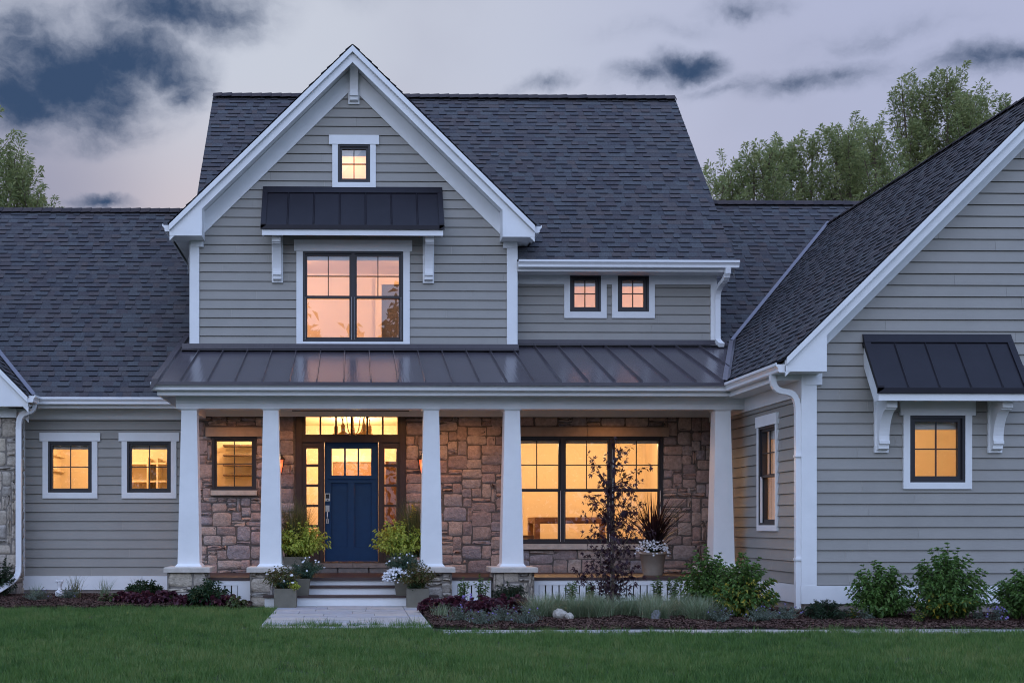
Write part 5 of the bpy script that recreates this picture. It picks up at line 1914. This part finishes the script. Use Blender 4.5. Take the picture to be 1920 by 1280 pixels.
# ---- thin upright plants in front of the skirts
for i, (px_, Y, h_, lb) in enumerate([(868, 17.6, .42, 'loose yellow-green shoot plant at the narrow skirt panel'), (905, 17.7, .46, 'taller loose yellow-green shoot plant left of the fourth pier')]):
    shrub('shoot_plant', (PX(px_, Y), Y), .17, h_, 11, leaf=(.05, .028), m='leaf_hydrangea', label=lb, cat='plant', seed=120 + i, nodes=11, t0=.2, stem_m='green_stem', flat=2.2, stem_r=.003)
for i, (px_, h_) in enumerate([(1072, .38), (1108, .34), (1235, .42), (1262, .46)]):
    lb = ['first phlox clump before the long skirt, counted from the fourth pier', 'second phlox clump before the long skirt, just left of the purple tree', 'third phlox clump before the long skirt, right of the purple tree', 'last phlox clump before the long skirt, nearest the upright hydrangea'][i]
    shrub('phlox', (PX(px_, 17.3), 17.3), .14, h_, 12, leaf=(.065, .016), m='leaf_hydrangea', label=lb, cat='plant', seed=130 + i, nodes=13, t0=.1, stem_m='green_stem', flat=2.4, stem_r=.003, group='phlox clumps')
# ---- wiry tufts by the left skirt
for i, (px_, h_, n_, lb) in enumerate([(66, .30, 40, 'low wiry grass tuft at the left end of the white skirt'), (140, .48, 60, 'tall wiry grass tuft right of the white ornament'),
                                       (196, .42, 50, 'wiry grass tuft in the middle of the white skirt'), (262, .42, 36, 'wiry grass tuft rising behind the dark perennial')]):
    blade_clump('wiry_grass', (PX(px_, 19.9), 19.9), n_, h_, .26, .010, 'leaf_reed' if i % 2 else 'leaf_fescue', lb, 'ornamental grass', 140 + i, stiff=.6, base=.035)
blade_clump('wiry_grass', (PX(828, 15.6), 15.6), 130, .24, .18, .007, 'leaf_fescue', 'yellow-green grass tuft by the corner of the landing', 'ornamental grass', 150, stiff=.6)

# ---- purple-leaved young maple with its stake
def maple():
    R = np.random.default_rng(17)
    Y = 16.2
    x0 = PX(1148, Y)
    t = tag(empty('young_maple', (x0, Y, 0)), 'young purple-leaved maple with thin trunk before the triple window', 'tree')
    st = MB()
    H = PZ(842, 1148, Y)
    trunk = [(x0 + .010 * math.sin(z * 3.1), Y + .012 * math.cos(z * 2.3), z) for z in np.linspace(-.03, H, 14)]
    st.tube(trunk, [.028 - .023 * (k / 13) for k in range(14)], 8, r=.5)
    L = Leaves()
    tips = []
    def branch(a, b, r0, lv):
        p = stem_path(a, b, R, n=6, bow=.18)
        st.tube([tuple(q) for q in p], [r0 * (1 - .75 * i / 5) for i in range(6)], 5, r=.5)
        nl = int(np.linalg.norm(np.array(b) - np.array(a)) / .030)
        for k in range(nl):
            q, d = at_path(p, min(1, .22 + .8 * (k + R.uniform(0, .5)) / max(nl, 1)))
            leafset(q, d)
        leafset(p[-1], p[-1] - p[-2])
        if lv:
            for k in range(R.integers(2, 4)):
                q, d = at_path(p, R.uniform(.3, .85))
                d = d / np.linalg.norm(d)
                e = q + (d * R.uniform(.6, 1) + R.normal(0, .55, 3) + np.array([0, 0, .1])) * R.uniform(.13, .26)
                branch(q, e, r0 * .5, 0)
    def leafset(q, d):
        """palmate leaf: five narrow fingers hanging from one stalk"""
        d = d / np.linalg.norm(d)
        o = d * .3 + R.normal(0, .6, 3)
        o[2] -= .35
        o /= np.linalg.norm(o)
        s_ = np.cross(o, R.normal(0, 1, 3)); s_ /= np.linalg.norm(s_)
        c = q + o * .03
        ang = np.radians([-70, -38, 0, 38, 70]) + R.normal(0, .08, 5)
        ln = np.array([.55, .85, 1.0, .85, .55]) * R.uniform(.046, .072)
        dr = np.cos(ang)[:, None] * o + np.sin(ang)[:, None] * s_
        up = np.tile(np.cross(o, s_), (5, 1))
        L.add(leaf_arrays(np.tile(c, (5, 1)), dr, ln, ln * .30, R, droop=.2, up=up))
    seen = [((1092, 962), .0), ((1100, 1048), .1), ((1086, 1085), .0), ((1224, 872), .0), ((1110, 925), -.1), ((1200, 905), .1), ((1112, 868), .0), ((1165, 850), .05), ((1190, 955), .0),
            ((1205, 985), .1), ((1180, 1020), -.1), ((1120, 1000), .1), ((1195, 1055), .0), ((1130, 890), -.1), ((1172, 900), -.15), ((1128, 960), .2), ((1180, 985), .25), ((1105, 1065), -.2),
            ((1188, 1090), .0), ((1140, 1030), -.25), ((1165, 930), .2), ((1155, 1055), .3), ((1122, 1095), .1), ((1175, 1110), .1), ((1160, 985), -.3), ((1210, 940), .05), ((1132, 1070), .25), ((1150, 875), -.1),
            ((1098, 1010), .05), ((1170, 1060), -.2), ((1185, 930), -.1), ((1140, 940), -.2)]
    for (px_, py_), dy in seen:
        yb = Y + dy * 1.3
        b = np.array([PX(px_, yb), yb, PZ(py_, px_, yb)])
        za = max(.25, b[2] - R.uniform(.25, .50))
        k = min(12, max(0, int((za + .03) / (H + .03) * 13)))
        branch(trunk[k], b, .008, 1)
    st.build('trunk', 'trunk_bark', t, True)
    L.build('crown', 'leaf_maple', t)
    mb = MB()
    xs2 = PX(1150, Y - .04)
    mb.tube([(xs2 - .01, Y + .06, -.02), (xs2 + .012, Y + .055, PZ(861, 1150, Y))], .0105, 8)
    tag(mb.build('plant_stake', 'stake_white', None, True), 'thin white stake standing tied beside the purple maple trunk', 'stake')
maple()

# ---- rocks and the white ornament
def rock(name, loc, size, m, label, seed):
    bm = bmesh.new()
    bmesh.ops.create_icosphere(bm, subdivisions=3, radius=1)
    R = np.random.default_rng(seed)
    ph = R.uniform(0, 6, 6)
    for v in bm.verts:
        c = v.co
        k = 1 + .16 * math.sin(3 * c.x + ph[0]) + .14 * math.sin(4.1 * c.y + ph[1]) + .12 * math.sin(4 * c.z + ph[2]) + .06 * math.sin(9 * c.x + 7 * c.z + ph[3])
        c = c * k
        v.co = Vector((round(c.x * 4) / 4 * .35 + c.x * .65, c.y, round(c.z * 3) / 3 * .4 + c.z * .6))
        v.co = Vector((v.co.x * size[0], v.co.y * size[1], v.co.z * size[2]))
    me = bpy.data.meshes.new(name)
    bm.to_mesh(me); bm.free()
    me.materials.append(MATS[m])
    o = bpy.data.objects.new(name, me)
    o.location = loc
    COL.objects.link(o)
    return tag(o, label, 'rock')
rock('rock', (PX(1052, 15.35), 15.35, .075), (.09, .08, .085), 'rock', 'pale jagged rock among the grass tufts, left of the purple tree', 1)
rock('rock', (PX(1068, 15.2), 15.2, .045), (.06, .06, .055), 'rock', 'tan rock leaning against the pale jagged rock', 2)
rock('rock', (PX(1229, 15.1), 15.1, .06), (.06, .06, .075), 'rock_grey', 'grey upright rock in the grass, right of the purple tree', 3)
rock('rock', (PX(1275, 16.4), 16.4, .10), (.11, .10, .09), 'rock', 'low tan rock just left of the upright hydrangea', 4)
Y = 20.1
x = PX(112, Y)
wo = tag(empty('garden_ornament', (x, Y, .0)), 'small white flared garden ornament standing before the white skirt', 'ornament')
mb = MB()
mb.lathe((x, Y, .0), [(.055, 0), (.058, .03), (.075, .05), (.075, .12), (.06, .135), (.035, .15), (.030, .20), (.036, .235), (.055, .27), (.050, .275)], 18)
mb.build('base', 'ornament_white', wo, True)
mb = MB()
for k in range(9):
    a = k * .7
    mb.tube([(x + .02 * math.cos(a), Y + .02 * math.sin(a), .25), (x + .05 * math.cos(a), Y + .05 * math.sin(a), .30), (x + .072 * math.cos(a), Y + .06 * math.sin(a), .285 + .03 * math.sin(k * 2))], [.014, .012, .008], 6)
mb.build('petal_top', 'ornament_white', wo, True)

# ---- planters
def planter(px_, y, z, half, h, taper, m, label, rim=.018):
    x = PX(px_, y)
    mb = MB()
    b, t = half * taper, half
    mb.frustum((x, y), z, z + h, b, b, t, t)
    for (ax, ay, bx_, by_) in ((-t - .0, -t, t, -t + rim), (-t, t - rim, t, t), (-t, -t + rim, -t + rim, t - rim), (t - rim, -t + rim, t, t - rim)):
        mb.cbox(x + ax, x + bx_, y + ay, y + by_, z + h, z + h + .014)
    o = mb.build('planter', m)
    s = MB(); s.cbox(x - t + rim, x + t - rim, y - t + rim, y + t - rim, z + h, z + h + .006); s.build('potting_soil', 'soil', o)
    tag(o, label, 'planter')
    return x, y, z + h
CH = dict(leaf=(.052, .046), m='leaf_chartreuse', stem_m='green_stem', t0=.3, stem_r=.003)
MG = dict(leaf=(.040, .012), m='leaf_marguerite', stem_m='green_stem', t0=.15, stem_r=.002)
for side, pu, pm, pf in (('left', 556, 564, 535.5), ('right', 757, 757, 783)):
    p2 = 'third' if side == 'right' else 'second'
    # porch pot
    x, y, z = planter(pu, 18.95, Z_FL, .20, .30, .88, 'planter_clay', 'square clay pot on the porch floor beside the %s white column' % p2)
    sx = .06 if side == 'left' else -.06
    shrub('chartreuse_shrub', (x + sx, y - .06), .52, .56, 165, label='yellow-green leafy mound in the porch pot beside the %s white column' % p2, cat='plant', seed=160 + pu, nodes=11, z0=z - .02, **CH)
    blade_clump('reed_grass', (x - (.02 if side == 'left' else -.16), y + .05), 620, .98, .46, .010, 'leaf_reed', 'tall dark arching grass behind the yellow-green mound, %s white column' % p2, 'ornamental grass', 170 + pu, z0=z, stiff=.75, base=.06)
    # pot on the lower tread
    x, y, z = planter(pm, 18.20, .17, .145, .24, .80, 'planter_grey', 'tapered grey pot on the lowest wooden tread, %s column side' % p2)
    sx = .09 if side == 'left' else .0
    shrub('marguerite', (x + sx, y - .02), .31, .28, 95, label='dark green daisy bush with white flowers in the tread pot, %s column side' % p2, cat='plant', seed=180 + pm, nodes=15, z0=z + (.0 if side == 'left' else .10), flowers=(15, .019, 'petal_white'), **MG)
    if side == 'right':
        shrub('bacopa', (x - .07, y - .10), .25, .15, 90, leaf=(.022, .012), m='leaf_marguerite', label='dense mass of small white flowers spilling over the tread pot', cat='plant', seed=190, nodes=8, z0=z - .02, flowers=(90, .022, 'petal_white'), t0=.3, stem_m='green_stem', stem_r=.002)
        R_ = np.random.default_rng(4)
        b_ = bpy.data.objects['bacopa']
        pts = []
        for k in range(170):
            a, q = R_.uniform(0, 6.28), R_.random() ** .5
            pts.append((x - .07 + .27 * q * math.cos(a), y - .12 + .22 * q * math.sin(a) , z + .15 * (1 - q * q) + .02 - .09 * q * (R_.random())))
        structure(flower_heads('blossoms', pts, .019, 'petal_white', R_, b_), 'stuff')
    # box on the flagstones
    x, y, z = planter(pf, 17.80, .018, .162, .265, 1.0, 'planter_grey', 'square grey-green box planter on the flagstones, %s column side' % p2)
    if side == 'left':
        shrub('trailing_plant', (x - .05, y), .30, .32, 80, leaf=(.042, .026), m='leaf_rust', label='green and rust foliage with a few white blooms in the box planter, second column side', cat='plant', seed=201, nodes=10, z0=z - .01, flowers=(6, .028, 'petal_white'), t0=.2, stem_m='green_stem', stem_r=.002)
        shrub('marguerite', (x + .02, y - .05), .16, .16, 40, label='fine dark green foliage at the front of the box planter, second column side', cat='plant', seed=202, nodes=14, z0=z - .01, flowers=(4, .024, 'petal_white'), **MG)
        shrub('chartreuse_shrub', (x + .12, y - .13), .10, .10, 26, label='small yellow-green sprig spilling over the box planter corner', cat='plant', seed=203, nodes=7, z0=z - .02, leaf=(.034, .03), m='leaf_chartreuse', stem_m='green_stem', t0=.2, stem_r=.002)
    else:
        shrub('trailing_plant', (x, y), .29, .36, 90, leaf=(.042, .026), m='leaf_rust', label='green and rust foliage in the box planter, third column side', cat='plant', seed=204, nodes=11, z0=z - .01, t0=.2, stem_m='green_stem', stem_r=.002)
        shrub('petunia', (x - .06, y - .12), .12, .10, 20, leaf=(.04, .026), m='leaf_dark', label='dark petunia with one large white bloom at the box planter front', cat='plant', seed=205, nodes=7, z0=z - .03, t0=.2, stem_m='green_stem', stem_r=.002, flowers=(1, .04, 'petal_white'))
        R_ = np.random.default_rng(9)
        Yq = 18.9
        shrub('black_eyed_susan', (PX(772, Yq), Yq + .1), .13, .78, 14, leaf=(.05, .024), m='leaf_chartreuse', label='tall loose stalks with yellow flowers beside the third white column', cat='plant', seed=206, nodes=12, z0=Z_FL + .28, flat=2.3, t0=.1, stem_m='green_stem', stem_r=.003, flowers=(9, .026, 'petal_yellow'))
# round pot with cordyline on the porch
Y = 19.3
x = PX(1224, Y)
mb = MB()
mb.lathe((x, Y, Z_FL), [(.15, 0), (.155, .01), (.205, .33), (.225, .335), (.228, .375), (.205, .375), (.195, .345)], 28)
pt = mb.build('round_pot', 'terracotta_pale', None, True)
tag(pt, 'round pale clay pot on the porch under the triple window', 'planter')
mb = MB(); mb.lathe((x, Y, Z_FL + .30), [(.19, 0), (.19, .045)], 20); mb.build('potting_soil', 'soil', pt)
blade_clump('cordyline', (x + .02, Y), 170, 1.0, .98, .034, 'leaf_cordyline', 'spiky dark burgundy cordyline in the round porch pot', 'plant', 210, z0=Z_FL + .33, stiff=.95, base=.03, hmin=.45)
shrub('bacopa', (x - .04, Y - .10), .27, .20, 70, leaf=(.024, .014), m='leaf_dark', label='white flowering bacopa at the foot of the burgundy cordyline', cat='plant', seed=211, nodes=9, z0=Z_FL + .35, t0=.2, stem_m='dark_stem', flowers=(60, .022, 'petal_white'), stem_r=.002)
R_ = np.random.default_rng(14)
b_ = [o for o in bpy.data.objects if o.name.startswith('bacopa')][-1]
pts = []
for k in range(130):
    a, q = R_.uniform(0, 6.28), R_.random() ** .5
    pts.append((x - .04 + .29 * q * math.cos(a), Y - .12 + .24 * q * math.sin(a), Z_FL + .36 + .19 * (1 - q * q) + R_.uniform(-.05, .03)))
structure(flower_heads('blossoms', pts, .018, 'petal_white', R_, b_), 'stuff')

# ================================================================== TREES BEHIND THE ROOFS
def ash(Y, plumes, label, seed, lf=(.145, .042)):
    R = np.random.default_rng(seed)
    xs_ = [PX(p[0], Y) for p in plumes]
    xc = sum(xs_) / len(xs_)
    zt = [PZ(p[1], p[0], Y) for p in plumes]
    t = tag(empty('ash_tree', (xc, Y, 0)), label, 'tree', 'ash trees behind the roofs')
    st = MB()
    zfork = min(zt) * .38
    st.tube([(xc, Y, -.1), (xc + .05, Y, zfork * .5), (xc, Y, zfork)], [.24, .19, .16], 10, r=.5)
    L = Leaves()
    for (px_, py_, Rp, Ln), x, z in zip(plumes, xs_, zt):
        yo = Y + R.uniform(-1.0, 1.0)
        z = z - .55
        z0 = z - Ln
        ax = stem_path((xc + (x - xc) * .7, yo, z0), (x, yo, z - .05), R, n=8, bow=.1)
        st.tube([(xc, Y, zfork - .2)] + [tuple(q) for q in ax], [.12] + [.075 * (1 - .85 * i / 7) for i in range(8)], 6, r=.5)
        def spray(base, axis, ln, rad_):
            """pointed leafy branch end: leaves round a twig, tapering to a tip"""
            axis = axis / np.linalg.norm(axis)
            st.tube([tuple(base), tuple(base + axis * ln * .9)], [.012, .003], 4, r=.5)
            n = int(95 * ln * rad_ / .26)
            q = R.random(n) ** .9
            e1 = np.cross(axis, [.3, .9, .1]); e1 /= np.linalg.norm(e1); e2 = np.cross(axis, e1)
            an = R.uniform(0, 6.28, n)
            o = np.cos(an)[:, None] * e1 + np.sin(an)[:, None] * e2
            rr_ = rad_ * (1 - q) ** .75 * np.sqrt(q + .12) * R.uniform(.25, 1.0, n)
            pos = base + axis * (q * ln)[:, None] + o * rr_[:, None]
            dr = o * .75 + axis * .55 + R.normal(0, .35, (n, 3))
            lz = R.uniform(.7, 1.25, n)
            V, Fc, r_ = leaf_arrays(pos, dr, lz * lf[0], lz * lf[1], R, droop=.15)
            L.add((V, Fc, np.clip(r_ * .65 + R.uniform(0, .35), 0, 1)))
        top, d0 = at_path(ax, .97)
        spray(top - np.array([0, 0, .8]), np.array([R.normal(0, .08), R.normal(0, .08), 1.0]), 1.0, .30)
        ns_ = int(36 * Rp * Ln / 3.6)
        for k in range(ns_):
            tt = .04 + .93 * (k + R.uniform(0, 1)) / ns_
            q, d = at_path(ax, min(tt, .97))
            an = k * 2.4 + R.normal(0, .4)
            out = np.array([math.cos(an), math.sin(an), 0])
            reach = Rp * 1.25 * (1 - tt) ** .7 * R.uniform(.15, 1.0)
            base = q + out * reach + np.array([0, 0, reach * .5 - .25])
            st.tube([tuple(q), tuple(base)], [.016, .010], 4, r=.5)
            spray(base, out * R.uniform(.25, .7) + np.array([0, 0, 1.0]), R.uniform(.65, 1.15), R.uniform(.24, .36))
    st.build('trunk', 'trunk_bark', t)
    L.build('crown', 'leaf_ash', t)
    return t
ash(36, [(1352, 305, .9, 3.2), (1378, 278, .9, 3.8), (1410, 254, .9, 4.2), (1442, 247, .9, 4.3)], 'lowest ash crown beside the main roof edge, leftmost of the trees behind the back roof', 301)
ash(38, [(1470, 248, .85, 4.2), (1497, 226, .9, 4.5), (1526, 224, .9, 4.6), (1552, 232, .8, 4.5)], 'ash crown in the middle of the row above the back roof ridge', 302)
ash(37, [(1577, 230, .85, 4.5), (1600, 221, .9, 4.6), (1622, 235, .8, 4.4)], 'ash crown between the middle one and the pointed leader', 303)
ash(35, [(1642, 198, .7, 4.6), (1672, 238, .9, 4.2)], 'ash crown with a pointed leader left of the tallest tree', 304)
ash(39, [(1703, 121, .8, 6.4), (1742, 118, .95, 6.6), (1770, 104, .95, 6.8), (1808, 137, .9, 6.4), (1850, 150, .8, 6.0), (1884, 160, .7, 5.4), (1725, 190, .9, 5.4), (1790, 190, 1.0, 5.6)], 'tallest ash with several leaders rising over the right wing roof', 305)
ash(33, [(-22, 205, 1.1, 5.4), (6, 240, .85, 4.2), (30, 268, .8, 3.6), (60, 322, .7, 2.6), (80, 334, .6, 2.4)], 'ash crown at the left picture edge above the low roof', 306)

# wooded far side of the lawn behind the viewer, mirrored in the window glass
def treeline():
    R = np.random.default_rng(77)
    L = Leaves()
    n = 26000
    X = R.uniform(-45, 45, n)
    top = 8.4 + .9 * np.sin(X * .31 + 1) + .5 * np.sin(X * .83) + 8.6 * np.exp(-((X + 3.7) / 1.9) ** 2) + 8.2 * np.exp(-((X - 3.7) / 1.9) ** 2) + 5.6 * np.exp(-((X + .1) / .8) ** 2)
    Z = top * R.random(n) ** .55
    Yv = -40 + R.normal(0, 1.4, n)
    pos = np.stack([X + R.normal(0, .25, n), Yv, Z], 1)
    dr = R.normal(0, 1, (n, 3))
    L.add(leaf_arrays(pos, dr, R.uniform(.5, .95, n), R.uniform(.28, .5, n), R))
    structure(L.build('treeline', 'leaf_dark'), 'stuff')
treeline()
